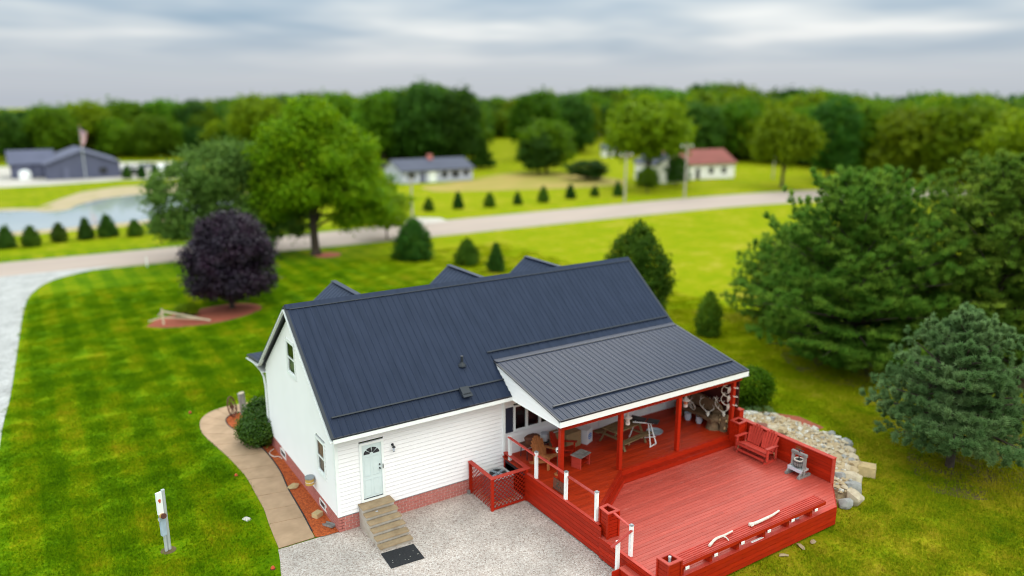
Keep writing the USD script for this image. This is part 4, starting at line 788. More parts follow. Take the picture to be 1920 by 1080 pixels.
wbn = thing('folding_bench', 'black padded board on a white tubular folding frame beside the picnic table', 'folding bench', (12.15, -2.0, ZU), .0)
part(wbn, 'pad', MB().box((-.22, .30, .90), (.34, .62, .06), rotm('z', .55) @ rotm('x', .05)), 'black_vinyl'); part(wbn, 'pad', MB().box((.10, -.22, .90), (.36, .44, .06), rotm('z', .55)), 'black_vinyl')
for p_, q_ in (((-.25, -.50, .02), (.0, -.05, .86)), ((.12, -.42, .02), (.05, -.10, .86)), ((-.50, .50, .03), (.12, -.38, .30)), ((-.55, .25, .86), (.10, -.30, .83)), ((-.36, .62, .02), (-.22, .40, .86)), ((-.30, -.52, .02), (.16, -.40, .02))):
    part(wbn, 'tube', MB().cyl(p_, q_, .024, n=8), 'white_paint')
single('round_basin', MB().lathe([(0, .03), (.24, .03), (.30, .09), (.34, .10), (.34, .085), (.26, 0), (0, 0)], (12.95, -1.62, ZU), 22), 'meter_grey', 'blue-grey round basin lying on the porch floor', 'basin', smooth=40)

# log bench with antlers, pots, carved stump
lb = thing('log_bench', 'rustic carved log bench against the lattice at the porch end', 'bench', (15.35, -1.68, ZU)); rg = np.random.default_rng(8)
part(lb, 'seat', MB().prism(smoothline([(-.32, -1.05), (-.27, -.5), (-.24, 0), (-.28, .6), (-.25, 1.1), (.24, 1.1), (.26, 0), (.24, -1.05), (-.32, -1.05)], 3)[:-1], .36, .50), 'old_log')
bk = smoothline([(-1.08, .50), (-1.05, .85), (-.80, 1.03), (-.30, 1.08), (.35, 1.12), (.75, 1.02), (1.05, .78), (1.10, .50)], 4); part(lb, 'backrest', MB().wallprism([tuple(p) for p in bk] + [(.4, .60), (-.4, .58)], (.20, 0, 0), (0, 1, 0), (0, 0, 1), .13), 'old_log')
for y in (-.88, .95): part(lb, 'stump_leg', MB().lathe([(0, 0), (.30, 0), (.26, .12), (.235, .30), (.25, .42), (0, .42)], (-.02, y, -.0), 12), 'old_log', smooth=50)
part(lb, 'arm_block', MB().lathe([(.25, .36), (.27, .44), (.24, .56), (.12, .62), (0, .63)], (.05, -.95, 0), 12), 'old_log', smooth=50)
def antler(mb, base, d_out, d_up, sc, rg):
    """one side of an antler pair: main beam curving out and forward with tines"""
    b, o, u = np.asarray(base, float), np.asarray(d_out, float), np.asarray(d_up, float); f = np.cross(o, u)
    main = smoothline([b, b + sc * (.16 * o + .12 * u - .05 * f), b + sc * (.30 * o + .30 * u), b + sc * (.28 * o + .50 * u + .12 * f), b + sc * (.14 * o + .62 * u + .2 * f)], 4)
    mb.tube(main, np.linspace(.020, .010, len(main)) * (.6 + .4 * sc), 5)
    for k, hh in ((4, .20), (8, .24), (12, .18)):
        mb.tube([main[k], main[k] + sc * hh * (.75 * u + .15 * o + .45 * f) * .6, main[k] + sc * hh * (u - .2 * o + .3 * f)], np.array([.014, .011, .005]) * (.6 + .4 * sc), 5)
def skull(mb, c, fwd, up, sc=1.0):
    c, f, u = np.asarray(c, float), np.asarray(fwd, float), np.asarray(up, float); f = f / np.linalg.norm(f); s = np.cross(f, u); s /= np.linalg.norm(s); u = np.cross(s, f)
    B = np.array([f, s, u]).T; m = trimesh.creation.icosphere(2, 1.0); v = np.array(m.vertices); t = v[:, 0]
    taper = np.where(t > -.2, 1 - .52 * np.clip((t + .2) / 1.2, 0, 1), 1.0); v = np.c_[t * .17, v[:, 1] * .085 * taper, v[:, 2] * .075 * taper - .02 * np.clip(t, 0, 1)]
    mb.add((v * sc) @ B.T + c, m.faces); return B
def trophy(name, label, c, fwd, up, sc, m='bone'):
    t = thing(name, label, 'deer skull', c); mb = MB(); B = skull(mb, (0, 0, 0), fwd, up, sc); part(t, 'skull', mb, m, smooth=50); so = np.array(B[:, 1]); uo = np.array(B[:, 2]); fo = np.array(B[:, 0])
    for s in (-1, 1):
        a = MB(); antler(a, -fo * .08 * sc + so * s * .05 * sc + uo * .05 * sc, so * s, (uo * .75 - fo * .66), sc, rg); part(t, 'antler', a, m)
    eye = MB()
    for s in (-1, 1): eye.add(*(lambda q: (np.array(q.vertices) * .026 * sc + so * s * .072 * sc + uo * .02 * sc - fo * .0 * sc, q.faces))(trimesh.creation.icosphere(1, 1.0)))
    part(t, 'eye_socket', eye, 'dark_interior'); return t
for z, nm in ((2.92, 'topmost'), (2.55, 'middle'), (2.18, 'lowest')):
    trophy('deer_skull', f'white antlered deer skull, {nm} of three hung beside the far porch post', (15.52, -3.13, z), (-.25, .12, -1), (-.8, -.5, .2), .95)
trophy('deer_skull', 'small pale deer skull hung high on the dark lattice', (15.86, -2.22, 2.76), (-.1, 0, -1), (-1, 0, 0), .55)
trophy('deer_skull', 'white antlered deer skull resting on the carved stump', (15.48, -2.96, ZU + .74), (-.6, -.7, -.35), (-.2, -.2, 1), .9)
trophy('deer_skull', 'antlered deer skull lying on the near end of the log bench', (15.25, -2.32, ZU + .57), (-.7, -.6, -.2), (0, 0, 1), 1.0)
for nm, c, a in (('leftmost', (15.38, -1.02, ZU + .52), .3), ('middle', (15.30, -1.42, ZU + .52), 1.2), ('lower front', (15.16, -1.62, ZU + .51), 2.2)):
    ab = MB(); antler(ab, (0, 0, 0), (math.cos(a + 2), math.sin(a + 2), .2), (.1 * math.cos(a), .2, 1), .75, rg); antler(ab, (.03, .03, 0), (math.cos(a), math.sin(a), .2), (-.2, .1, .9), .6, rg)
    p = single('antler', ab, 'bone', f'pale shed antler, {nm} of three on the log bench seat', 'antler'); UsdGeom.Xformable(stage.GetPrimAtPath(p)).AddTranslateOp().Set(Gf.Vec3d(*c))
for i, (x, y) in enumerate(((15.20, -1.38), (15.34, -1.90))):
    q = thing('ceramic_pot', 'pale blue-white ceramic pot under the log bench, ' + ['farther of two', 'nearer of two'][i], 'pot', (x - .12, y, ZU))
    part(q, 'body', MB().lathe([(0, 0), (.10, 0), (.15, .12), (.13, .28), (.15, .32), (.13, .32), (.10, .2), (0, .18)], n=16), 'ceramic', smooth=40)
sp = thing('carved_stump', 'carved tan wooden stump at the porch end below the deer skull', 'stump', (15.52, -2.95, ZU))
part(sp, 'trunk', MB().lathe([(0, 0), (.20, 0), (.16, .08), (.17, .28), (.145, .42), (.165, .60), (.15, .66), (0, .66)], n=14), 'old_log', smooth=50)
cv = MB()
for k in range(16):
    a = rg.uniform(0, 6.28); z = rg.uniform(.06, .6); cv.blob((.155 * math.cos(a), .155 * math.sin(a), z), np.array([.045, .045, .07]), 1, rg, .1)
part(sp, 'carving', cv, 'tan_block')
sl = thing('string_lights', 'row of small white bulbs strung along the dark lattice', 'string lights'); pts = np.array([(15.86, -1.0 - i * .17, 2.12 - .03 * math.sin(i / 8 * PI)) for i in range(9)])
part(sl, 'cord', MB().tube(pts + [0, 0, .03], .006, 4), 'dark_metal')
for p in pts: part(sl, 'bulb', MB().blob(p, np.array([.028, .028, .035]), 1), 'bone')
ls = thing('porch_end_lattice', 'dark red lattice wall closing the far end of the porch', 'lattice')
part(ls, 'lattice_panel', lattice((16.0, 0, 0), (0, -1, 0), .05, 3.2, ZU + .05, 3.45, step=.14, w=.045, n=(1, 0, 0)), 'dark_red_lattice'); part(ls, 'backing', MB().bx(16.03, 16.05, -3.2, -.05, ZU, 3.45), 'dark_red_lattice')
for z in (ZU + .06, 2.02, 3.42): part(ls, 'rail', MB().bx(15.955, 15.985, -3.2, -.05, z - .05, z + .05), 'red_timber')
def lantern(label, c, glow):
    t = thing('hanging_lantern', label, 'lantern', c)
    part(t, 'shade', MB().lathe([(.03, .20), (.05, .16), (.06, .13), (.13, .08), (.175, .05), (.17, .04), (.05, .10)], n=18), 'enamel', smooth=40)
    part(t, 'cap', MB().lathe([(0, .27), (.03, .26), (.04, .20), (.03, .19)], n=12), 'enamel', smooth=40)
    part(t, 'globe', MB().lathe([(.05, .09), (.075, .02), (.08, -.05), (.06, -.12)], n=14), glow, smooth=40); part(t, 'font', MB().lathe([(.05, -.12), (.09, -.14), (.09, -.22), (.07, -.24), (0, -.24)], n=14), 'enamel', smooth=40)
    wire = MB()
    for k in range(3): a = k * 2.1; wire.cyl((.10 * math.cos(a), .10 * math.sin(a), -.15), (.10 * math.cos(a), .10 * math.sin(a), .10), .007, n=5)
    part(t, 'guard', wire, 'light_grey_metal'); part(t, 'hook', MB().tube([(0, 0, .27), (0, .02, .36), (.0, -.02, .44), (0, -.04, .62)], .009, 5), 'light_grey_metal')
lantern('white-shaded hanging lantern by the second porch post, left of two', (10.38, -2.80, 2.76), 'enamel'); lantern('white-shaded hanging lantern with a reddish globe by the third porch post', (13.40, -2.80, 2.80), 'lantern_glow')
pq = thing('dark_plaque', 'dark square plaque leaning at the deck edge between railing posts', 'plaque', (6.76, -3.40, ZU + .026))
part(pq, 'board', MB().box((0, 0, .20), (.03, .60, .40), rotm('y', .05)), 'rust'); dq = MB(); 
for k in range(7): dq.box((-.024 + .001 * k, rg.uniform(-.2, .2), rg.uniform(.1, .32)), (.012, .08, .05), rotm('x', rg.uniform(0, 3)))
part(pq, 'relief', dq, 'bark', kind='stuff'); part(pq, 'border', MB().bx(-.03, -.015, -.30, .30, .005, .025), 'dark_metal')
so_ = thing('solar_lamp', 'small white lamp head on a dark thin pole by the corner post', 'lamp', (7.47, -2.36, ZU))
part(so_, 'pole', MB().cyl((0, 0, 0), (0, 0, .88), .022, n=8), 'rust'); part(so_, 'head', MB().lathe([(.05, .88), (.075, .92), (.075, 1.03), (.05, 1.06), (0, 1.06)], n=12), 'white_paint', smooth=40); part(so_, 'foot', MB().cyl((0, 0, 0), (0, 0, .03), .12, n=12), 'cedar')
part(so_, 'hole', MB().cyl((-.05, -.05, .975), (-.06, -.06, .975), .03, n=8), 'dark_metal')

# glider love seat
gl = thing('glider_seat', 'red two-seat fan-back glider standing against the deck parapet', 'glider', (15.36, -4.82, ZL), 1.57 * -1 + .02)
# local: width along x, faces -y
G = 'glider_red'
for i in range(5): part(gl, 'seat_slat', MB().box((0, -.30 + i * .105, .44 - i * .022), (1.34, .095, .022), rotm('x', -.2)), G)
for cx in (-.335, .335):
    for i in range(6):
        k = i - 2.5; a = k * .045; h = .80 - abs(k) ** 1.9 * .032; b0 = np.array([cx + k * .098, .20, .36]); dv = np.array([math.sin(a), .34, .94]); dv /= np.linalg.norm(dv)
        part(gl, 'back_slat', MB().beam(b0, b0 + dv * h, .094, .02, np.cross(dv, (1, 0, 0))), G)
for s in (-1, 1):
    part(gl, 'armrest', MB().box((s * .73, -.06, .66), (.13, .66, .026)), G); part(gl, 'arm_post', MB().bx(s * .73 - .03, s * .73 + .03, -.33, -.25, .14, .645), G); part(gl, 'arm_post', MB().bx(s * .73 - .03, s * .73 + .03, .18, .25, .14, .645), G)
    part(gl, 'foot', MB().bx(s * .66 - .035, s * .66 + .035, -.36, .34, .0, .09), G); part(gl, 'link', MB().beam((s * .68, -.28, .09), (s * .68, -.22, .36), .02, .035), 'tan_block'); part(gl, 'link', MB().beam((s * .68, .24, .09), (s * .68, .18, .36), .02, .035), 'tan_block')
part(gl, 'front_rail', MB().bx(-.69, .69, -.37, -.34, .33, .42), G); part(gl, 'base_rail', MB().bx(-.62, .62, -.36, -.32, .10, .19), G); part(gl, 'base_rail', MB().bx(-.62, .62, .26, .30, .05, .12), G); part(gl, 'back_rail', MB().bx(-.66, .66, .33, .36, .62, .70), G)
# fruit press
fpz = thing('fruit_press', 'grey weathered wooden fruit press with a slatted barrel by the parapet', 'fruit press', (15.45, -6.68, ZL), -1.57)
for s in (-1, 1):
    part(fpz, 'upright', MB().bx(s * .25 - .045, s * .25 + .045, -.05, .05, .08, .88), 'grey_wood'); part(fpz, 'foot', MB().bx(s * .27 - .05, s * .27 + .05, -.34, .34, 0, .09), 'grey_wood')
    part(fpz, 'brace', MB().beam((s * .27, -.28, .08), (s * .27, -.06, .34), .06, .07), 'grey_wood')
part(fpz, 'head_beam', MB().bx(-.32, .32, -.06, .06, .80, .90), 'grey_wood'); part(fpz, 'bed', MB().bx(-.30, .30, -.20, .20, .24, .31), 'light_grey_metal'); part(fpz, 'bed_front', MB().bx(-.30, .30, -.225, -.20, .20, .33), 'ceramic')
for k in range(16): a = k * 2 * PI / 16; part(fpz, 'stave', MB().box((.165 * math.cos(a), .165 * math.sin(a), .46), (.02, .052, .30), rotm('z', a)), 'grey_wood')
for z in (.38, .54): part(fpz, 'hoop', MB().tube(np.c_[.18 * np.cos(np.linspace(0, 2 * PI, 21)), .18 * np.sin(np.linspace(0, 2 * PI, 21)), np.full(21, z)], .012, 5), 'dark_metal')
part(fpz, 'rim', MB().lathe([(.185, .60), (.185, .625), (.14, .625), (.14, .60)], n=20), 'bone'); part(fpz, 'screw', MB().cyl((0, 0, .50), (0, 0, 1.02), .022, n=8), 'dark_metal'); part(fpz, 'handle', MB().cyl((-.18, 0, .99), (.18, 0, .99), .014, n=6), 'dark_metal'); part(fpz, 'core', MB().cyl((0, 0, .31), (0, 0, .50), .14, n=14), 'dark_interior')
orn = MB()
for k in range(3): orn.tube(np.c_[np.zeros(15), .08 * (k - 1) + .06 * np.cos(np.linspace(0, 2 * PI, 15)), .045 * np.sin(np.linspace(0, 2 * PI, 15))], .007, 4)
p = single('wire_ornament', orn, 'cedar', 'small looped wire ornament fixed to the parapet above the press', 'ornament'); UsdGeom.Xformable(stage.GetPrimAtPath(p)).AddTranslateOp().Set(Gf.Vec3d(15.885, -6.33, 1.58))
# ------------------------------------------------------------------ rock bed beside the parapet
rb = thing('rock_bed', 'raised bed of tan and grey river rocks behind the red parapet', 'rock bed'); rg = np.random.default_rng(21)
rp = Polygon([(16.08, -.3), (19.0, -.8), (20.1, -1.9), (20.35, -4.0), (20.45, -5.3), (19.3, -6.6), (18.1, -7.3), (16.6, -8.25), (16.05, -8.0)])
for z0, z1, b in ((.0, .14, .0), (.14, .28, -.10), (.28, .42, -.22)): part(rb, 'soil', MB().prism(rp.buffer(b), z0, z1), 'stone_tan')
def rock(c, r, sub=0):
    n = 26 if sub else 16
    p = rg.normal(size=(n, 3)); p /= np.linalg.norm(p, axis=1)[:, None]; p *= (rg.uniform(.85, 1.05, (n, 1)))
    if sub: p = np.sign(p) * np.abs(p) ** .62
    h = trimesh.convex.convex_hull(p); a = rg.uniform(0, 6.28)
    return (np.array(h.vertices) * r) @ rotm('z', a).T @ rotm('x', rg.normal(0, .2)).T + c, np.array(h.faces)
tones = ['stone_pale', 'stone_tan', 'stone_pale', 'stone_white', 'stone_tan', 'stone_pale', 'stone_tan', 'stone_pale']
got = []; tries = 0
while len(got) < 288 and tries < 20000:
    tries += 1; x, y = rg.uniform(16.1, 20.5), rg.uniform(-8.2, -.3); r = rg.uniform(.085, .15) if rg.random() < .92 else rg.uniform(.16, .22)
    if not rp.buffer(-.12).contains(Point(x, y)) or any((x - a) ** 2 + (y - b) ** 2 < (.80 * (r + q)) ** 2 for a, b, q in got): continue
    got.append((x, y, r)); t = tones[rg.integers(8)] if rg.random() > (x - 19.0) * .20 + max(0, -y - 6) * .3 else ('stone_grey' if rg.random() < .6 else 'stone_pale')
    part(rb, 'stone', MB().add(*rock((x, y, .43 + r * .25), np.array([r * rg.uniform(.9, 1.35), r, r * rg.uniform(.5, .75)]))), t)
for t in ('stone_pale', 'stone_tan', 'stone_white', 'stone_grey'):
    m_ = MB()
    for k in range(420):
        x, y = rg.uniform(16.1, 20.5), rg.uniform(-8.2, -.3)
        if rp.buffer(-.02).contains(Point(x, y)): r = rg.uniform(.03, .085); m_.add(*rock((x, y, .43), np.array([r * 1.2, r, r * .7])))
    part(rb, 'pebbles', m_, t, kind='stuff')
# edging: flat pale blocks on the far side, big boulders on the near side
edge = list(rp.exterior.coords)
for i in range(9):
    f = i / 8; x, y = (16.4 + (19.1 - 16.4) * f, -.22 - .5 * f); part(rb, 'edging_block', MB().add(*rock((x, y, .36), np.array([.20, .15, .13]), 1)), 'stone_white')
for x, y, rx, rz, t in ((19.6, -1.2, .34, .24, 'stone_white'), (20.15, -2.0, .32, .24, 'stone_pale'), (20.4, -2.9, .34, .25, 'stone_pale'), (20.45, -3.8, .30, .26, 'stone_white'), (20.5, -4.6, .36, .28, 'stone_grey'), (20.3, -5.4, .38, .30, 'stone_grey'), (19.75, -6.0, .36, .30, 'stone_pale'), (19.25, -6.55, .36, .33, 'stone_pale'), (18.75, -6.9, .38, .34, 'stone_tan'), (18.15, -7.25, .40, .36, 'stone_tan'),
                        (17.6, -7.55, .46, .40, 'stone_pale'), (17.05, -7.95, .40, .34, 'stone_grey'), (16.55, -8.35, .42, .32, 'stone_pale'), (16.05, -8.35, .34, .22, 'stone_grey'), (18.35, -6.3, .30, .42, 'stone_tan'), (17.2, -7.3, .30, .42, 'stone_grey')):
    part(rb, 'boulder', MB().add(*rock((x, y, rz * .72), np.array([rx * .84, rx * .68, rz * .88]), 1)), t, label='large edging boulder of the rock bed')
for x, y, rx, t in ((18.2, -2.75, .34, 'stone_red'), (18.35, -3.25, .33, 'stone_pale'), (18.6, -3.5, .28, 'stone_tan')): part(rb, 'boulder', MB().add(*rock((x, y, .55), np.array([rx, rx * .8, rx * .55]), 1)), t)
tbm = MB(); bb = trimesh.creation.box((.66, .50, .44)); v = np.array(bb.subdivide().subdivide().vertices); fcs = bb.subdivide().subdivide().faces
v = np.sign(v) * np.minimum(np.abs(v), np.array([.322, .243, .212])) * (1 + rg.normal(0, .012, v.shape)); tbm.add(v @ rotm('z', -1.0).T + [18.98, -7.28, .21], fcs)
single('stone_block', tbm, 'tan_block', 'tan cut stone block on the grass by the end of the rock bed', 'stone block')
for k, (x, y) in enumerate(((12.5, -9.12), (13.1, -9.16), (11.6, -9.12))): single('footing_stone', MB().add(*rock((x, y, .04), np.array([.20, .10, .06]))), 'stone_tan', ['middle of three tan stones in the grass along the deck front', 'rightmost of three tan stones in the grass along the deck front', 'leftmost of three tan stones in the grass along the deck front'][k], 'stone')

# ------------------------------------------------------------------ small things in the yard
ped = thing('utility_pedestal', 'grey electric meter pedestal standing alone on the left lawn', 'meter pedestal', (-5.15, 2.05, 0), .35)
part(ped, 'conduit', MB().cyl((.10, 0, 0), (.10, 0, 2.15), .06, n=12), 'light_grey_metal'); part(ped, 'conduit', MB().cyl((-.02, -.03, 0), (-.02, -.03, .66), .05, n=10), 'light_grey_metal')
part(ped, 'panel', MB().bx(-.15, .03, -.06, .02, 1.36, 2.12), 'white_paint'); part(ped, 'sticker', MB().cyl((-.07, -.061, 1.86), (-.07, -.068, 1.86), .045, n=12).box((-.06, -.066, 1.81), (.05, .006, .07)), 'marker_red')
part(ped, 'meter_box', MB().bx(-.12, .035, -.10, .02, .60, 1.34), 'meter_grey'); mt_ = part(ped, 'meter', MB().cyl((-.05, -.04, 1.30), (-.05, -.16, 1.33), .085, n=14), 'yellow_can'); part(mt_, 'meter_cap', MB().cyl((-.05, -.16, 1.33), (-.05, -.20, 1.345), .09, n=14), 'rust')
part(ped, 'knockout', MB().box((-.14, -.05, 1.20), (.06, .06, .08)), 'light_grey_metal')
structure('bare_soil', MB().sheet(list(Point(-5.1, 2.02).buffer(.24).exterior.coords), .005), 'needle_litter', 'ring of dry soil at the foot of the meter pedestal', 'soil')
for (x, y), lb_ in (((-1.99, 6.07), 'tiny red marker in the grass beside the curving path'), ((-2.51, -.88), 'tiny red marker in the grass beside the gravel yard'), ((-2.30, 13.7), 'tiny red marker in the grass near the wagon wheel')):
    m_ = thing('ground_marker', lb_, 'marker', (x, y, 0)); part(m_, 'cap', MB().lathe([(.06, 0), (.065, .05), (.04, .10), (0, .11)], n=10), 'marker_red'); part(m_, 'spike', MB().cyl((0, 0, 0), (0, 0, .03), .08, n=8), 'rust')
single('pale_stone', MB().add(*rock((-2.47, 2.55, .02), np.array([.17, .12, .05]), 1)), 'stone_white', 'flat pale stone in the grass left of the path', 'stone')
single('flat_stone', MB().add(*rock((-.36, 3.94, .06), np.array([.24, .19, .07]), 1)), 'tan_block', 'flat brown stone on the orange mulch beside the path', 'stone')
sq = MB().box((-.30, 1.38, .10), (.30, .26, .18), rotm('z', .5)); single('square_stone', sq, 'tan_block', 'square tan block on the orange mulch near the corner', 'stone block')
dsb = thing('splash_block', 'grey-blue splash trough on the mulch at the house corner', 'splash block', (-.16, .55, .03), 2.0)
part(dsb, 'tray', MB().box((0, 0, .02), (.46, .18, .03), rotm('y', .1)), 'grey_wood'); part(dsb, 'side', MB().box((0, .09, .05), (.46, .03, .07), rotm('y', .1)), 'grey_wood'); part(dsb, 'side', MB().box((0, -.09, .05), (.46, .03, .07), rotm('y', .1)), 'grey_wood')
single('garden_hose', MB().tube(smoothline([(-.08, 7.6, .06), (-.35, 7.3, .06), (-.28, 6.9, .05), (-.10, 6.75, .06), (-.05, 6.5, .05)], 5), .018, 6), 'bone', 'short pale hose curling from under the round bush', 'hose')
can = thing('wall_canister', 'yellow canister with a grey lid fixed low on the gable wall', 'canister', (-.20, 2.35, .82)); part(can, 'body', MB().cyl((0, 0, 0), (0, 0, .24), .16, n=16), 'yellow_can'); part(can, 'lid', MB().cyl((0, 0, .24), (0, 0, .30), .175, n=16), 'grey_metal'); part(can, 'bracket', MB().bx(.1, .19, -.06, .06, .05, .2), 'grey_metal'); part(can, 'band', MB().cyl((0, 0, .09), (0, 0, .12), .165, n=16), 'bone')
ww = thing('wagon_wheel', 'rusty spoked wagon wheel leaning on a grey log post at the path', 'wagon wheel', (-.62, 12.05, .05), .15); R_ = .50
T_ = rotm('z', .9) @ rotm('x', -.22); cir = lambda r, n: np.c_[r * np.cos(np.linspace(0, 2 * PI, n)), np.zeros(n), R_ + r * np.sin(np.linspace(0, 2 * PI, n))]
part(ww, 'rim', MB().tube(cir(R_ - .03, 29) @ T_.T, .03, 6), 'rust'); part(ww, 'hub', MB().cyl(T_ @ [0, -.08, R_], T_ @ [0, .08, R_], .075, n=12), 'rust')
for k in range(10): a = k * PI / 5; part(ww, 'spoke', MB().cyl(T_ @ [.06 * math.cos(a), 0, R_ + .06 * math.sin(a)], T_ @ [(R_ - .04) * math.cos(a), 0, R_ + (R_ - .04) * math.sin(a)], .018, n=6), 'rust')
lg = thing('log_post', 'thick grey log post behind the wagon wheel', 'post', (-.18, 12.15, .03)); part(lg, 'trunk', MB().tube([(0, 0, 0), (-.03, .02, .5), (-.07, .03, 1.05)], [.17, .15, .16], 12), 'grey_wood'); part(lg, 'cut_top', MB().cyl((-.07, .03, 1.05), (-.072, .03, 1.06), .15, n=12), 'stone_pale')
rf = thing('rail_fence_corner', 'weathered split-rail fence corner in the red mulch island', 'fence', (-.90, 30.40, .02))
part(rf, 'post', MB().beam((0, 0, 0), (-.02, 0, 1.05), .15, .12), 'stone_pale')
for p_, q_ in (((-.02, 0, .92), (2.75, -1.1, .12)), ((.0, 0, .50), (2.3, -.35, .10)), ((-.02, 0, .50), (-.75, .9, .12)), ((-.02, 0, .86), (-.2, .35, .55))): part(rf, 'rail', MB().beam(p_, q_, .10, .10), 'stone_pale')
single('lawn_stake', MB().cyl((.9, 51.2, 0), (.9, 51.2, .9), .05, n=6), 'white_paint', 'white stake at the lawn edge by the road', 'stake')

# ------------------------------------------------------------------ plants
def leaf_cards(P, Nrm, size, rg, asp=.6, jit=.55):
    n = len(P); d = Nrm + rg.normal(0, jit, (n, 3)); d /= np.linalg.norm(d, axis=1)[:, None]
    a = np.cross(d, rg.normal(size=(n, 3))); a /= np.linalg.norm(a, axis=1)[:, None]; b = np.cross(d, a)
    s = (size * rg.uniform(.65, 1.3, n))[:, None]; fold = d * s * .18
    v = np.stack([P - a * s, P + b * s * asp + fold, P + a * s, P - b * s * asp + fold], 1).reshape(-1, 3); k = np.arange(n) * 4
    return v, np.concatenate([np.c_[k, k + 1, k + 2], np.c_[k, k + 2, k + 3]])
def lobed_crown(lobes, nclump, per, rc, leaf, rg, shell=.30, asp=.6, flat=.75, updir=.35):
    lobes = [(np.array(c, float), np.array(r, float) * np.ones(3)) for c, r in lobes]; w = np.array([np.prod(r) ** (2 / 3) for c, r in lobes]); w /= w.sum(); C, D = [], []
    while len(C) < nclump:
        c, r = lobes[rg.choice(len(lobes), p=w)]; u = rg.normal(size=3); u /= np.linalg.norm(u)
        p = c + u * r * (1 - shell * rg.random() ** 1.6)
        if any(np.sum(((p - c2) / r2) ** 2) < .55 for c2, r2 in lobes) and rg.random() < .85: continue
        C.append(p); D.append(u / r * r.mean())
    C, D = np.array(C), np.array(D); D /= np.linalg.norm(D, axis=1)[:, None]
    s = rc * rg.uniform(.6, 1.35, (nclump, 1, 1)); off = rg.normal(0, .5, (nclump, per, 3)) * s * [1, 1, flat]
    P = (C[:, None] + off).reshape(-1, 3); Nn = np.repeat(D, per, 0) * .6 + off.reshape(-1, 3) / (np.repeat(s[:, 0], per, 0)) * .7 + [0, 0, updir]
    return leaf_cards(P, Nn, np.full(len(P), leaf), rg, asp)
def limbs(base, top, r0, lobes, rg, lean=0):
    mb = MB(); b = np.array(base, float); t = np.array(top, float); tr = smoothline([b, b + (t - b) * .35 + rg.normal(0, .08, 3), b + (t - b) * .7 + rg.normal(0, .12, 3), t], 3); mb.tube(tr, np.linspace(r0, r0 * .3, len(tr)), 8)
    mb.cyl(b, b + [0, 0, r0 * 1.2], r0 * 1.55, r0, 8)
    br = MB()
    for c, r in lobes:
        c = np.array(c, float); k = tr[min(len(tr) - 1, 2 + int(rg.integers(0, len(tr) - 3)))]; m = (k + c) / 2 + rg.normal(0, .15, 3) + [0, 0, .2]
        br.tube(smoothline([k, m, c], 3), np.linspace(r0 * .38, r0 * .10, 7), 5)
    return mb, br
def broadleaf(name, label, cat, loc, H, Rr, z0, mt, seed, nclump, per, rc, leaf, nl=12, trunk=.35, shape=1.0, lobes=None, shell=.3, group=None):
    rg = np.random.default_rng(seed); 
    if lobes is None:
        lobes = [((0, 0, z0 + (H - z0) * .50), (Rr * .72, Rr * .72, (H - z0) * .42))]
        for i in range(nl):
            a = i * 2.4 + rg.uniform(-.3, .3); t = (i + .5) / nl; zz = z0 + (H - z0) * (.20 + .66 * t); rr = Rr * (.62 if t < .6 else .62 * (1.35 - t) / .75) * shape; q = Rr * rg.uniform(.30, .44)
            lobes.append(((rr * math.cos(a), rr * math.sin(a), zz), (q, q, q * .85)))
    t = thing(name, label, cat, loc, 0, 1, group); tk, br = limbs((0, 0, 0), (0, 0, H * .72), trunk, lobes, rg)
    part(t, 'trunk', tk, 'bark', smooth=50); part(t, 'branches', br, 'bark', smooth=50, kind='stuff'); part(t, 'crown', lobed_crown(lobes, nclump, per, rc, leaf, rg, shell), mt, kind='stuff'); return t
def needle_tufts(P, D, size, rg, m=9, w=.10, spread=.75):
    n = len(P); D = D / np.linalg.norm(D, axis=1)[:, None]; a = np.cross(D, rg.normal(size=(n, 3))); a /= np.linalg.norm(a, axis=1)[:, None]; b = np.cross(D, a)
    th = np.arange(m) * 2.399; sp = spread * np.sqrt((np.arange(m) + .5) / m) * 1.25; out = []
    s = (size * rg.uniform(.7, 1.25, n))[:, None]
    for k in range(m):
        e = a * math.cos(th[k]) + b * math.sin(th[k]); dd = D * math.cos(sp[k]) + e * math.sin(sp[k]); sd = np.cross(dd, D + .3 * e); sd /= np.linalg.norm(sd, axis=1)[:, None] + 1e-9
        out += [P - sd * s * w, P + sd * s * w, P + dd * s]
    v = np.stack(out, 1).reshape(-1, 3); k = np.arange(n * m) * 3; return v, np.c_[k, k + 1, k + 2]
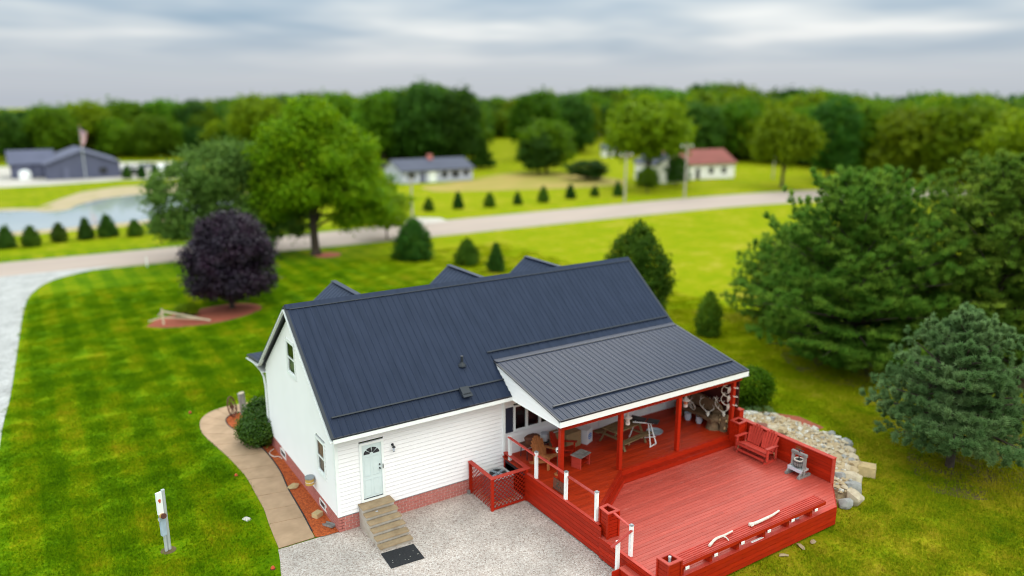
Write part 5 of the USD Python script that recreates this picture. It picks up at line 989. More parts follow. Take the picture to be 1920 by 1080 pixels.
def conifer(name, label, loc, H, prof, nwh, nb, nt, size, mt, seed, zb=.25, rise=(-.08, .75), width=.46, w=.10, m=9, trunk=.26, thick=.10, rz=0.0, group=None, upw=.5, tip=.10):
    """whorls of boughs, each bough a flat fan of needle tufts"""
    rg = np.random.default_rng(seed); P, D = [], []; br = MB()
    for i in range(nwh):
        t = (i + rg.uniform(.2, .8)) / nwh; z = zb + (H - zb) * t * .985; rmax = prof(t); k = max(4, int(round(nb * (.45 + .55 * rmax / prof(.25)))))
        for j in range(k):
            a = j * 2 * PI / k + rg.uniform(-.35, .35) + i * 1.1; ln = rmax * rg.uniform(.62, 1.2); sl = rise[0] + (rise[1] - rise[0]) * t ** 1.3 + rg.normal(0, .07); d = np.array([math.cos(a), math.sin(a), sl]); d /= np.linalg.norm(d); sd = np.array([-math.sin(a), math.cos(a), 0]); o = np.array([0, 0, z - ln * sl * .35])
            n = max(5, int(nt * (.25 + .75 * ln / prof(.25)))); K = max(4, int(3 + ln * 2.4)); tw = rg.integers(0, K, n); s_ = .16 + .84 * (tw + .7) / K; side = np.where(tw % 2 == 0, 1.0, -1.0) * np.where(tw == K - 1, 0, 1); tt = np.sqrt(rg.uniform(.03, 1.0, n)); wd = width * ln * (1.15 - s_) ** .55 * np.minimum(1, s_ * 1.7)
            u = side * tt + rg.normal(0, .10, n); tipup = tip * ln * s_ ** 2.2 + .10 * wd * tt
            p = o + d * (s_ * ln + .45 * wd * tt)[:, None] + sd * (u * wd)[:, None] + np.c_[np.zeros((n, 2)), rg.normal(0, thick, n) + tipup]
            e = o
            P.append(p); D.append(d * .55 + sd * (u * .7)[:, None] + np.array([0, 0, upw]) + rg.normal(0, .22, (n, 3))); e = o + d * ln * .85 + [0, 0, .06 * ln]
            br.tube([o, (o + e) / 2, e], [.05 * ln ** .5, .035 * ln ** .5, .012], 4)
    P, D = np.vstack(P), np.vstack(D); top = np.array([[0, 0, H - .12 * q] for q in range(6)]); P = np.vstack([P, top]); D = np.vstack([D, np.tile([0, 0, 1.0], (6, 1))])
    t = thing(name, label, 'tree', loc, rz, 1, group); tk = MB().tube([(0, 0, 0), (.05, .02, H * .4), (0, 0, H * .97)], [trunk, trunk * .7, .03], 8)
    part(t, 'trunk', tk, 'bark', smooth=50); part(t, 'branches', br, 'bark', kind='stuff'); part(t, 'crown', needle_tufts(P, D, np.full(len(P), size), rg, m, w), mt, kind='stuff'); return t
def pineprof(R, p1=2.4, p2=.62): return lambda t: R * max(.0, 1 - t ** p1) ** p2 * (.78 + .22 * min(1, t / .18)) + .12
conifer('pine_tree', 'large dense white pine nearest the house, right of the red deck', (29.9, .9, 0), 10.5, pineprof(5.3), 17, 13, 130, .36, 'pine_needle', 31, upw=1.0, rise=(-.04, 1.05), tip=.20, w=.055, m=12, thick=.07, width=.40)
conifer('pine_tree', 'large white pine at the right edge behind the blue-green spruce', (36.2, -3.2, 0), 11.4, pineprof(5.5), 17, 13, 130, .36, 'pine_needle', 32, upw=1.0, rise=(-.04, 1.05), tip=.20, w=.055, m=12, thick=.07, width=.40)
conifer('pine_tree', 'low pine peeking out left behind the large pines', (33.2, 7.6, 0), 6.6, pineprof(3.4), 14, 11, 42, .34, 'pine_needle', 33)
conifer('pine_tree', 'white pine half cut by the right edge, behind the other pines', (44.5, -4.5, 0), 9.6, pineprof(4.6), 16, 11, 46, .40, 'pine_needle', 34)
conifer('spruce_tree', 'blue-green spruce with bare trunk foot on the right lawn', (22.39, -8.72, 0), 6.6, lambda t: 3.15 * max(0, 1 - t ** 1.5) ** .8 * (.86 + .14 * min(1, t / .12)) + .1, 12, 11, 190, .19, 'spruce_needle', 35, zb=1.25, rise=(-.10, .85), width=.40, w=.09, m=11, trunk=.17, thick=.07, upw=.6)
# trees with leaves
big = [((0, .3, 8.6), (3.3, 3.3, 4.0)), ((-2.9, .6, 7.8), (2.3, 2.3, 2.1)), ((3.6, -.6, 8.2), (2.3, 2.3, 2.0)), ((2.7, .2, 11.0), (2.1, 2.1, 1.6)), ((-2.2, -.5, 11.3), (2.3, 2.3, 1.7)), ((.3, .4, 13.2), (2.3, 2.3, 1.4)), ((4.6, -.4, 10.0), (1.8, 1.8, 1.4)), ((-3.9, -.4, 9.9), (1.6, 1.6, 1.2)), ((5.1, .3, 8.4), (1.5, 1.5, 1.3)),
       ((2.4, -2.6, 6.3), (2.1, 2.1, 1.5)), ((-1.8, -2.4, 6.6), (2.0, 2.0, 1.5)), ((4.8, -1.4, 5.4), (2.0, 2.0, 1.3)), ((6.0, -1.2, 3.9), (1.6, 1.6, 1.0)), ((-3.6, .5, 5.2), (2.0, 2.0, 1.5)), ((0, 2.4, 7.0), (2.4, 2.4, 3)), ((1.0, -2.8, 9.2), (1.8, 1.8, 1.4)), ((3.0, -1.8, 3.7), (1.6, 1.6, .9))]
broadleaf('maple_tree', 'tall bright green maple with layered lobes behind the house', 'tree', (15.6, 48.6, 0), 15, 5.8, 4, 'maple_leaf', 41, 1500, 24, .80, .19, lobes=big, trunk=.42, shell=.35)
wide = [((0, 0, 5.6), (4.2, 4.0, 3.0)), ((-4.6, -.2, 6.0), (3.2, 2.8, 2.6)), ((-2.6, .4, 8.4), (2.4, 2.4, 1.7)), ((4.0, -.4, 5.6), (2.7, 2.6, 2.2)), ((-2.0, -2.0, 7.6), (2.3, 2.3, 1.8)), ((1.6, -1.6, 8.6), (2.3, 2.3, 1.7)), ((-5.6, -.8, 3.6), (2.0, 2.0, 1.5)), ((-3.0, -2.6, 3.4), (2.2, 2.0, 1.5)), ((.4, -3.4, 4.2), (2.1, 1.9, 1.6)), ((3.2, -3.0, 3.6), (2.2, 2.0, 1.5)), ((5.4, -1.5, 3.0), (1.9, 1.8, 1.3)), ((-.5, 0, 9.6), (1.8, 1.8, 1.3)), ((3.6, -1.2, 7.6), (1.8, 1.8, 1.5)), ((1.0, -3.6, 1.9), (1.8, 1.6, 1.0)), ((-2.2, -3.0, 1.8), (1.6, 1.5, .9))]
broadleaf('grey_green_tree', 'wide grey-green tree with low limbs, left of the tall maple', 'tree', (9.4, 53.4, 0), 10.8, 7.0, 1, 'far_pine_needle', 45, 1300, 24, .85, .19, lobes=wide, trunk=.30, shell=.45)
broadleaf('purple_maple', 'round dark purple maple standing on the red mulch island', 'tree', (3.95, 32.35, 0), 7.0, 3.2, .7, 'purple_leaf', 42, 1500, 20, .46, .12, nl=16, trunk=.18, shell=.5, lobes=[((0, 0, 3.8), (2.05, 2.05, 2.2)), ((-1.2, 0, 2.3), (1.8, 1.8, 1.3)), ((1.4, -.4, 2.2), (1.8, 1.8, 1.2)), ((0, -1.3, 2.3), (1.8, 1.8, 1.3)), ((0, 1.2, 2.4), (1.8, 1.8, 1.4)), ((-.6, .2, 5.5), (1.4, 1.4, 1.1)), ((.8, -.3, 5.6), (1.4, 1.4, 1.1)), ((-1.9, -.3, 4.0), (1.2, 1.2, 1.1)), ((2.0, -.2, 3.7), (1.2, 1.2, 1.1)), ((.2, -1.6, 4.6), (1.3, 1.3, 1.1)), ((-1.2, -1.4, 3.4), (1.2, 1.2, 1)), ((1.5, -1.3, 4.6), (1.1, 1.1, .9)), ((.2, 0, 6.2), (1.1, 1.1, .7))])
broadleaf('young_tree', 'loose light green young tree by the road, right of the tall maple', 'tree', (25.0, 53.0, 0), 5.6, 2.9, .8, 'light_leaf', 43, 260, 16, .55, .17, nl=8, trunk=.10, shell=.6)
broadleaf('young_tree', 'pale leafy sapling just behind the tall maple', 'tree', (28.0, 63.5, 0), 7.0, 3.2, .8, 'maple_leaf', 44, 260, 16, .6, .18, nl=8, trunk=.10, shell=.6)
def bush(name, label, loc, lobes, mt, seed, nc, per, rc, leaf, cat='bush'):
    rg = np.random.default_rng(seed); t = thing(name, label, cat, loc); st = MB()
    for c, r in lobes: st.tube([(0, 0, 0), np.array(c) * .5, c], [.03, .02, .01], 4)
    part(t, 'stems', st, 'bark', kind='stuff'); part(t, 'foliage', lobed_crown(lobes, nc, per, rc, leaf, rg, .22, updir=.2), mt, kind='stuff'); return t
bush('round_bush', 'clipped dark green double bush at the gable wall by the path', (-.30, 8.75, .03), [((0, 0, .66), (.92, .85, .68)), ((.25, .78, .82), (.72, .70, .76)), ((-.1, -.3, .55), (.75, .65, .55))], 'bush_leaf', 51, 1100, 14, .20, .055)
bush('round_bush', 'bright green rounded bush at the far end of the porch', (20.75, -.05, 0), [((0, 0, .95), (1.0, 1.0, .98)), ((-.15, -.3, 1.25), (.76, .75, .72))], 'bright_bush_leaf', 52, 800, 13, .20, .055)
bush('flower_clump', 'low grey-green plants along the mulch strip beside the rock bed', (20.2, -.75, 0), [((0, 0, .14), (.4, .25, .2)), ((.5, -.35, .12), (.35, .25, .16)), ((-.4, .1, .14), (.3, .2, .18))], 'spruce_needle', 53, 90, 10, .14, .04, 'plant')
bush('small_shrub', 'small brownish-green shrub behind the split-rail fence corner', (.75, 31.8, 0), [((0, 0, .40), (.75, .6, .45)), ((.3, .1, .55), (.4, .4, .35))], 'olive_leaf', 54, 160, 12, .2, .06)
# evergreens: columnar and conical, dense scale foliage
def evergreen(name, label, loc, H, R, seed, top=1.6, mt='cedar_leaf', nc=700, rc=.22, leaf=.09, zb=.1, group=None):
    rg = np.random.default_rng(seed); t_ = rg.beta(1.0, 1.35, nc); a = rg.uniform(0, 2 * PI, nc); ph = rg.uniform(0, 6.28, 4); lump = 1 + .13 * np.sin(3 * a + ph[0] + 7 * t_) + .11 * np.sin(5 * a + ph[1] - 13 * t_) + .08 * np.sin(2 * a + ph[2] + 23 * t_); rr = R * np.maximum(.03, (1 - t_ ** top)) ** .85 * (.72 + .28 * np.minimum(1, t_ / .15)) * (1 - .25 * rg.random(nc) ** 2) * lump
    C = np.c_[rr * np.cos(a), rr * np.sin(a), zb + (H - zb) * t_]; per = 9; off = rg.normal(0, .5, (nc, per, 3)) * rc * [1, 1, 1.1]; P = (C[:, None] + off).reshape(-1, 3)
    N_ = np.repeat(np.c_[np.cos(a), np.sin(a), np.full(nc, .55)], per, 0) + off.reshape(-1, 3) / rc * .5
    t = thing(name, label, 'evergreen', loc, 0, 1, group); part(t, 'trunk', MB().tube([(0, 0, 0), (0, 0, H * .5), (0, 0, H * .95)], [R * .09, R * .06, .01], 6), 'bark'); part(t, 'foliage', leaf_cards(P, N_, np.full(len(P), leaf), rg, .5), mt, kind='stuff'); return t
evergreen('arborvitae', 'tall oval evergreen showing behind the right end of the roof', (27.7, 16.0, 0), 6.2, 2.2, 61, 3.4, nc=1500, rc=.34, leaf=.13)
evergreen('arborvitae', 'slim dark columnar evergreen on the lawn right of the roof', (27.6, 9.1, 0), 2.85, .72, 62, 3.4, nc=700, rc=.2, leaf=.07)
evergreen('spruce_shrub', 'broad dark young spruce by the road, right of the tall maple', (22.6, 41.4, 0), 3.7, 1.75, 63, 2.3, 'dark_leaf', 900, .34, .12)
evergreen('spruce_shrub', 'rounded green shrub behind the ridge, just right of the middle dormer', (25.6, 36.4, 0), 2.3, 1.12, 64, 1.8, 'cedar_leaf', 600, .25, .09)
evergreen('spruce_shrub', 'narrow conical young spruce behind the ridge, right of the rounded shrub', (26.3, 32.5, 0), 2.45, .78, 65, 1.3, 'dark_leaf', 600, .22, .08)
ordl = ['first', 'second', 'third', 'fourth', 'fifth', 'sixth', 'seventh', 'eighth']
sp0 = evergreen('young_spruce', 'first from the left of the young spruces between pond and road', (-9.73, 68.9, 0), 2.1, .84, 66, 1.15, 'dark_leaf', 380, .28, .12, group='young spruces in rows along the road')
sp1 = evergreen('young_spruce', 'second from the left of the young spruces between pond and road', (-7.57, 68.6, 0), 1.95, .80, 67, 1.7, 'cedar_leaf', 260, .30, .13, group='young spruces in rows along the road')
for i, (x, y, s) in enumerate(((-5.0, 70.3, 1.05), (-2.5, 70.4, .95), (-.32, 70.9, 1.08), (2.21, 69.6, .98), (4.6, 70.8, .92))): copy(sp0 if i % 3 else sp1, f'{ordl[i + 2]} from the left of the young spruces between pond and road', (x, y, 0), i * 1.3, (s * (.86 + .11 * (i % 3)), s * (1.05 - .08 * (i % 2)), s * (.90 + .09 * ((i * 2) % 3))))
for i, (x, y, s) in enumerate(((38.8, 70.4, .98), (43.3, 70.2, .92), (47.9, 69.4, .96), (52.8, 69.6, .92), (57.4, 69.6, 1.0), (63.5, 71.0, .98), (68.4, 71.1, .9), (71.6, 69.3, .95))): copy(sp0 if i % 2 else sp1, f'{ordl[i]} from the left of the young spruces before the dry field', (x, y, 0), i * 2.1, (s * (.80 + .12 * (i % 3)), s * .95, s * (.86 + .12 * ((i * 2) % 3))))

# grass: short blades in clumps over the near lawn
rg = np.random.default_rng(91)
gi = UsdGeom.PointInstancer.Define(stage, '/World/grass'); tag(gi.GetPrim(), 'short uneven grass blades all over the near lawn', 'grass', None, 'stuff'); tg = []
for k in range(4):
    n = 110; b = np.c_[rg.uniform(-.42, .42, (n, 2)), np.zeros(n)]; a = rg.uniform(0, 2 * PI, n); hgt = rg.uniform(.035, .085, n) * (1 + .5 * (rg.random(n) < .12)); w_ = rg.uniform(.010, .022, n); ln = rg.normal(0, .035, (n, 2))
    v = np.stack([b - np.c_[np.cos(a) * w_, np.sin(a) * w_, 0 * a], b + np.c_[np.cos(a) * w_, np.sin(a) * w_, 0 * a], b + np.c_[ln, hgt]], 1).reshape(-1, 3); q = np.arange(n) * 3
    tg.append(usdkit.mesh(stage, '/World/grass/clump' + (f'_{k:03d}' if k else ''), (v, np.c_[q, q + 1, q + 2]), '/World/Looks/lawn').GetPath())
from shapely.ops import unary_union
from shapely import contains_xy
litter_shade_areas = [Polygon([(20.2, -9.4), (21.0, -10.5), (23.5, -11.2), (26.2, -10.7), (28.0, -8.5), (27.2, -6.3), (25.0, -6.0), (23.3, -6.9), (21.4, -7.9)]), Polygon([(25.0, 1.5), (26.0, -2.0), (28.5, -4.2), (32, -7.6), (37, -9), (40.5, -6), (39.6, 1), (34, 5.1), (28, 5.4)])]
keep_out = unary_union([Polygon(list(map(tuple, pl)) + list(map(tuple, prr[::-1]))).buffer(.02), Polygon(bed + [(.2, 12.4), (.3, 8.2), (0, 8.16), (0, .02), (-.5, .03)]).buffer(0), Polygon([(6.62, .02)] + list(map(tuple, pad)) + [(-3.0, -14), (5.6, -14), (5.9, -7.2), (6.58, -6.9)]), Polygon([(0, 0), (16.1, 0), (16.1, 10), (0, 10)]), up_poly, low_poly, rp, Polygon(list(map(tuple, isl))), Polygon(list(map(tuple, dr)) + [(-22, 53.4), (-15.5, 47), (-14.6, 38), (-15, -2)]).buffer(0), Polygon([(19.2, -.3), (20.7, -.9), (21.6, -2.2), (21.5, -3.6), (20.6, -3.6), (20.0, -2.0), (18.9, -.9)]), Point(-5.1, 2.02).buffer(.3)])
n = 26000; X = rg.uniform(-12, 34, n); Y = rg.uniform(-14, 44, n); dd = np.hypot(X + 7.6, Y + 22.7); ok = (rg.random(n) < np.clip(1.6 - dd / 55, .25, 1)) & ~contains_xy(keep_out.buffer(.30), X, Y); X, Y = X[ok], Y[ok]; n = len(X)
gi.CreatePrototypesRel().SetTargets(tg); gi.CreateProtoIndicesAttr(Vt.IntArray(rg.integers(0, 4, n).tolist())); gi.CreatePositionsAttr(Vt.Vec3fArray.FromNumpy(np.c_[X, Y, np.full(n, .001)].astype(np.float32)))
ga = rg.uniform(0, 2 * PI, n); gi.CreateOrientationsAttr(Vt.QuathArray([Gf.Quath(math.cos(a / 2), 0, 0, math.sin(a / 2)) for a in ga])); gi.CreateScalesAttr(Vt.Vec3fArray.FromNumpy(np.c_[np.ones(n), np.ones(n), rg.uniform(.6, 1.3, n)].astype(np.float32)))
# ------------------------------------------------------------------ far buildings and poles
def house_box(name, label, cat, loc, rz, w, d, h, rh, wall, roof, wins=(), chimney=None, over=.4):
    t = thing(name, label, cat, loc, rz)
    part(t, 'wall', MB().wallprism([(0, 0), (d, 0), (d, h), (d / 2, h + rh), (0, h)], (0, 0, 0), (0, 1, 0), (0, 0, 1), w), wall)
    for s in (0, 1):
        y0 = -over if s == 0 else d + over; z0 = h - over * rh / (d / 2); ln = math.hypot(d / 2 + over, h + rh - z0)
        part(t, 'roof', MB().beam((w / 2, y0, z0 + .10), (w / 2, d / 2, h + rh + .10), w + 2 * over, .16, (0, 0, 1)), roof)
    for i, (a, b, z0, z1, m) in enumerate(wins): part(t, 'window' if m == 'black_vinyl' else 'door', MB().bx(a, b, -.06, -.005, z0, z1), m)
    if chimney: part(t, 'chimney', MB().bx(chimney - .45, chimney + .45, d / 2 - .8, d / 2 - .1, h, h + rh + .9), 'brick')
    return t
house_box('slate_hall', 'large dark slate-coloured hall beyond the pond', 'hall', (9.3, 148.6, 0), PI / 2, 19, 12.8, 2.9, 2.4, 'wall_slate', 'roof_slate', ())
house_box('slate_wing', 'lower slate-roofed wing on the left side of the dark hall', 'hall', (-9.2, 155.0, 0), 0, 7.4, 9, 2.8, 2.3, 'wall_slate', 'roof_slate', [(1.0, 3.4, .05, 2.4, 'roof_slate'), (4.2, 6.4, .05, 2.4, 'roof_slate')])
single('hall_door', MB().bx(-.6, .4, 148.40, 148.58, 0, 2.2), 'roof_slate', 'plain door in the gable of the dark slate hall', 'door'); single('hall_window', MB().bx(5.6, 6.9, 148.45, 148.57, .9, 2.0), 'black_vinyl', 'dark window in the gable of the slate hall', 'window')
tk_ = thing('white_tank', 'white tank standing before the left wing of the dark hall', 'tank', (-6.9, 151.5, 0)); part(tk_, 'shell', MB().lathe([(0, 0), (1.0, 0), (1.05, 1.3), (.8, 1.7), (.3, 1.9), (0, 1.92)], n=18), 'white_paint', smooth=40); part(tk_, 'lid', MB().cyl((0, 0, 1.9), (0, 0, 2.02), .28, n=10), 'grey_metal')
fl = thing('flagpole', 'tall flagpole with a limp striped flag before the dark hall', 'flagpole', (2.9, 145.6, 0)); part(fl, 'pole', MB().cyl((0, 0, 0), (0, 0, 10.0), .09, .05, 8), 'light_grey_metal'); part(fl, 'finial', MB().blob((0, 0, 10.08), .14, 1), 'yellow_can')
fg = part(fl, 'flag', MB().bx(.08, .55, -.02, .02, 8.1, 9.5), 'flag_blue')
for i in range(7):
    part(fg, 'stripe', MB().beam((.12 + i * .17, .05 * math.sin(i), 9.45 - i * .08), (.08 + i * .10, .05 * math.cos(i), 6.2 + i * .15), .10, .17, (0, 1, 0)), 'flag_red' if i % 2 == 0 else 'flag_white')
house_box('ranch_house', 'low white ranch house with blue-grey roof and brick chimney', 'house', (50.8, 105.0, 0), 0, 14.8, 8.5, 2.3, 1.7, 'wall_lavender', 'roof_pale', [(1.2, 2.6, .9, 1.9, 'black_vinyl'), (3.6, 4.6, .05, 2.0, 'roof_slate'), (5.4, 7.0, .05, 2.0, 'white_paint'), (8.2, 9.3, .8, 1.9, 'black_vinyl'), (10.3, 11.8, .7, 1.9, 'black_vinyl'), (12.8, 13.9, .9, 1.9, 'black_vinyl')], 7.6)
house_box('red_roofed_house', 'white farmhouse with a faded red roof beyond the road', 'house', (97.0, 83.4, 0), -.20, 14.5, 9.0, 3.0, 2.3, 'siding', 'roof_red', [(2.0, 3.0, 1.0, 2.2, 'black_vinyl'), (5.5, 6.4, .05, 2.1, 'black_vinyl'), (8.5, 9.5, 1.0, 2.2, 'black_vinyl'), (11.5, 12.5, 1.0, 2.2, 'black_vinyl')])
house_box('white_annex', 'white gabled annex left of the red-roofed farmhouse', 'house', (96.8, 79.8, 0), 1.37, 8.0, 6.0, 3.4, 1.6, 'siding', 'roof_pale', [(2.2, 3.2, 1.0, 2.2, 'black_vinyl')])
house_box('far_house', 'tiny pale house among the far trees on the skyline', 'house', (222, 271, 0), -.6, 11, 8, 4.6, 2.6, 'siding', 'roof_pale', [(2, 3.2, 1.2, 2.6, 'black_vinyl'), (6, 7.2, 1.2, 2.6, 'black_vinyl')])
house_box('white_shed', 'small white shed in the far field beside the red shed', 'shed', (128.6, 142.5, 0), -.55, 4.0, 3.4, 2.2, .9, 'siding', 'roof_pale', [(1.4, 2.4, .05, 1.9, 'black_vinyl')])
house_box('red_shed', 'small red shed in the far field beside the white shed', 'shed', (131.6, 139.0, 0), -.55, 3.2, 3.0, 2.2, .9, 'roof_red', 'roof_red', [(1.2, 2.2, .05, 1.8, 'black_vinyl')])
def car(name, label, loc, rz, m, group=None):
    t = thing(name, label, 'car', loc, rz, 1, group)
    body = [(-2.2, .35), (2.2, .35), (2.25, .75), (1.9, .95), (1.1, 1.0), (.55, 1.48), (-1.3, 1.5), (-1.9, 1.0), (-2.25, .9)]
    part(t, 'body', MB().wallprism(body, (0, .85, 0), (1, 0, 0), (0, 0, 1), 1.7), m)
    part(t, 'windows', MB().wallprism([(.95, 1.02), (.5, 1.40), (-1.2, 1.42), (-1.65, 1.02)], (0, .858, 0), (1, 0, 0), (0, 0, 1), 1.716), 'black_vinyl')
    for x in (-1.4, 1.4):
        for y in (-.78, .78): part(t, 'wheel', MB().cyl((x, y - .1, .33), (x, y + .1, .33), .33, n=14), 'black_rubber')
for i, (x, y, a, m, l_) in enumerate(((12.6, 160.0, .5, 'white_paint', 'white car parked nearest the slate hall on the pale lot'), (16.4, 164.0, .4, 'grey_metal', 'grey car parked mid-lot right of the slate hall'), (19.3, 158.0, .6, 'white_paint', 'white car parked at the right end of the pale lot'), (11.6, 149.6, .2, 'dark_metal', 'dark car parked at the front corner of the slate hall'))): car('parked_car', l_, (x, y, .015), a, m)
def pole(label, loc, H, arm=True):
    t = thing('utility_pole', label, 'utility pole', loc); part(t, 'shaft', MB().cyl((0, 0, 0), (0, 0, H), .15, .11, 10), 'pole_wood')
    if arm: part(t, 'crossarm', MB().beam((-1.1, .2, H - .5), (1.1, -.2, H - .5), .10, .12), 'pole_wood'); 
    for s in (-.9, .9): part(t, 'insulator', MB().cyl((s, -.2 * s, H - .42), (s, -.2 * s, H - .18), .08, n=8), 'white_paint')
pole('pale utility pole by the road, left of two before the olive tree', (67.1, 62.5, 0), 7.4); pole('pale utility pole before the red-roofed farmhouse', (78.3, 61.4, 0), 8.4); pole('grey utility pole standing before the far tree line, left of two', (116, 75, 0), 7.6); pole('grey utility pole farthest along the road at the right', (140, 74, 0), 8.4)
pole('thin pale pole by the road apron beside the tall maple', (32.6, 62.6, 0), 5.5, False)

# ------------------------------------------------------------------ tree line: a few grown trees, copied and scaled one by one
def proto(name, label, loc, mt, seed, H=12.0, R=5.6, z0=1.6, nc=420, per=11, leaf=.40, rc=1.15, sc=1.0, shape=1.0, nl=12):
    t = broadleaf(name, label, 'tree', loc, H, R, z0, mt, seed, nc, per, rc, leaf, nl, .32, shape)
    stage.GetPrimAtPath(t).GetAttribute('xformOp:scale').Set(Gf.Vec3f(*((sc,) * 3 if np.ndim(sc) == 0 else sc))); return t
def S(h, w): return (w / 11.2, w / 11.2, h / 12.0)
green = proto('broadleaf_tree', 'tall dark green tree left of the tallest in the far group', (64.2, 144.2, 0), 'tree_leaf', 71, sc=S(16.8, 13.5))
olive = proto('olive_tree', 'big olive-green tree before the red-roofed farmhouse', (85.0, 77.0, 0), 'olive_leaf', 72, sc=S(15.2, 15.5), z0=3.4)
dark = proto('dark_tree', 'tallest dark tree of the group behind the ranch house', (70.6, 136.0, 0), 'dark_leaf', 73, sc=S(19.4, 15.0), z0=.6)
low_olive = proto('leafy_tree', 'olive leafy tree above the notch between the large pines', (129, 55.5, 0), 'olive_leaf', 75, sc=S(13.9, 14.5), z0=.2)
con = conifer('far_conifer', 'dark pointed conifer right of the ranch house', (80.5, 126.4, 0), 6.8, lambda t: 2.5 * (1 - t) ** .8 + .1, 11, 9, 26, .55, 'dark_leaf', 74, w=.16)
for src, l_, x, y, h, w in (
    (dark, 'dark tree at the right end of the group behind the ranch house', 77.0, 131.5, 18.3, 11.5), (green, 'leafy tree behind the tall maple, left of the far group', 61, 166, 16.8, 13.5), (olive, 'olive tree just left of the tall maple crown', 44.5, 176, 16.0, 15.5), (green, 'mid-green tree in the far gap above the pond', 30, 222, 15.5, 15), (dark, 'dark tree at the far left edge behind the hall', -10, 214, 13.4, 13),
    (green, 'rounded tree behind the left wing of the hall', 1, 212, 14, 13), (olive, 'yellowish tree behind the flagpole', 9.5, 219, 14.6, 14), (green, 'tree behind the right end of the slate hall', 20, 224, 15.4, 15), (dark, 'dark tree above the parking lot', 37, 214, 15.0, 13),
    (green, 'broad green tree standing alone in the bright far field', 86.6, 110, 11.0, 12.5), (dark, 'low dark tree joined to the broad one in the far field', 83.5, 108.5, 8.5, 10.0), (green, 'tree behind the broad one in the far field', 106, 143, 17.4, 14), (dark, 'dark tree by the far sheds', 129, 158, 17.6, 15),
    (dark, 'dark low hedge tree left of the olive tree', 84.0, 93.0, 3.9, 8.5), (green, 'small round tree under the olive tree', 79.0, 70.5, 4.2, 4.0), (dark, 'dark shrub tree beside the white annex', 90.5, 75.5, 5.5, 4.5),
    (dark, 'dark tree behind the red-roofed farmhouse', 138, 116, 15.0, 14), (green, 'green tree behind the right end of the red roof', 150, 113, 15.2, 13.5), (olive, 'wide olive tree right of the red-roofed farmhouse', 104.4, 63.8, 13.0, 11.5), (dark, 'dark tree between the two right utility poles', 121, 66.5, 15.8, 11),
    (green, 'green tree right of the farthest utility pole', 133, 66, 14.9, 12), (low_olive, 'green leafy tree above the right large pine', 131.5, 48.5, 14.3, 14.5), (low_olive, 'olive tree at the right edge above the pines', 143, 45.0, 13.6, 14), (low_olive, 'leafy tree half cut by the right edge', 128, 35.5, 13.0, 13)):
    copy(src, l_, (x, y, 0), (x * 1.7) % 6.28, S(h, w))
for i, (x, y, s) in enumerate(((16.0, 243, .7), (19, 239, .6), (22.8, 222, .8), (30, 216, .9), (36.6, 213, 1.05), (44, 208, 1.1))): copy(olive, f'{ordl[i]} from the left of the pale saplings beyond the parking lot', (x, y - 12, 0), i, (s * .42, s * .42, s * .52), 'pale saplings beyond the parking lot', 'sapling')
for i, (x, y) in enumerate(((9.9, 143.6), (12.4, 143.2), (14.9, 142.9), (17.2, 142.7))): copy(sp0, f'{ordl[i]} from the left of the small spruces before the parking lot', (x, y, 0), i, (1.0, 1.0, 1.2), 'small spruces before the parking lot')
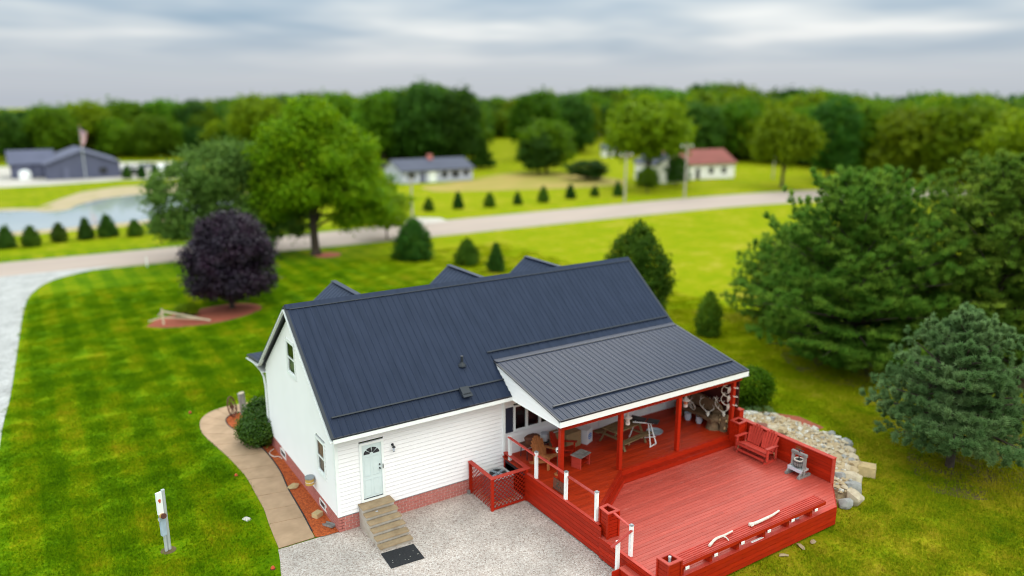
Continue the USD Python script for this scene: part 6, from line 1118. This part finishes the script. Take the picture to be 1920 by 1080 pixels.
# the wood beyond: one mass
rg = np.random.default_rng(77); fx, ft = [0, 450, 690, 880, 905, 980, 1000, 1090, 1105, 1160, 1185, 1300, 1450, 1600, 1760, 2150], [215, 208, 190, 196, 330, 330, 225, 240, 350, 335, 235, 205, 188, 165, 150, 150]
sx_ = [-200, 0, 100, 250, 400, 600, 700, 790, 850, 900, 960, 1020, 1060, 1110, 1200, 1350, 1430, 1500, 1600, 1650, 1700, 1800, 1920, 2200]; sy_ = [216, 214, 199, 193, 188, 176, 176, 160, 166, 184, 184, 172, 184, 162, 166, 160, 174, 168, 178, 188, 176, 178, 180, 180]
pos, scl, ori, idx = [], [], [], []
az0 = lambda px: YAW + math.atan2(px - 960, 1420)
for px in np.arange(-160, 2120, 17.0):
    for row in (0, 9, 19, 32, 48, 70, 100, 140, 190):
        q = px + rg.uniform(-14, 14); d0 = np.interp(q, fx, ft) + row + rg.uniform(-4, 4)
        if row > 30 and rg.random() < .30 or row < 30 and rg.random() < .28: continue
        ca = math.cos(math.atan2(q - 960, 1420)); D = d0 / ca; A_ = az0(q)
        x, y = -7.6 + D * math.sin(A_), -22.7 + D * math.cos(A_)
        top = 14.25 + (195 - np.interp(q, sx_, sy_)) * d0 / 1420; h = top * (rg.uniform(.55, .85) if row < 15 else rg.uniform(.68, 1.02) if row < 60 else rg.uniform(.78, 1.08)); w = rg.uniform(.8, 1.25) * h * .82
        pos.append((x, y, 0)); s_ = S(h, w); scl.append(s_); a = rg.uniform(0, 6.28); ori.append((math.cos(a / 2), 0, 0, math.sin(a / 2))); idx.append(int(rg.choice(3, p=([.30, .12, .58] if row > 40 else [.48, .30, .22]) if q < 1250 else ([.34, .26, .40] if row > 40 else [.30, .62, .08]))))
wi = UsdGeom.PointInstancer.Define(stage, '/World/far_wood'); tag(wi.GetPrim(), 'dense mixed green wood closing the whole far skyline', 'wood', None, 'stuff')
targets = []
for k, (mt, sd) in enumerate((('tree_leaf', 81), ('olive_leaf', 82), ('dark_leaf', 83))):
    r_ = np.random.default_rng(sd); lob = [((0, 0, 6.4), (4.0, 4.0, 4.6))] + [((3.2 * math.cos(i * 2.4), 3.2 * math.sin(i * 2.4), 2.6 + i * .8), (2.1, 2.1, 1.9)) for i in range(9)]
    p = usdkit.mesh(stage, f'/World/far_wood/crown_{k + 1:03d}' if k else '/World/far_wood/crown', lobed_crown(lob, 300, 9, 1.3, .50, r_, .3), '/World/Looks/' + mt); targets.append(p.GetPath())
wi.CreatePrototypesRel().SetTargets(targets); wi.CreateProtoIndicesAttr(Vt.IntArray(idx)); wi.CreatePositionsAttr(Vt.Vec3fArray([Gf.Vec3f(*map(float, p)) for p in pos])); wi.CreateScalesAttr(Vt.Vec3fArray([Gf.Vec3f(*map(float, s)) for s in scl])); wi.CreateOrientationsAttr(Vt.QuathArray([Gf.Quath(*map(float, q)) for q in ori]))
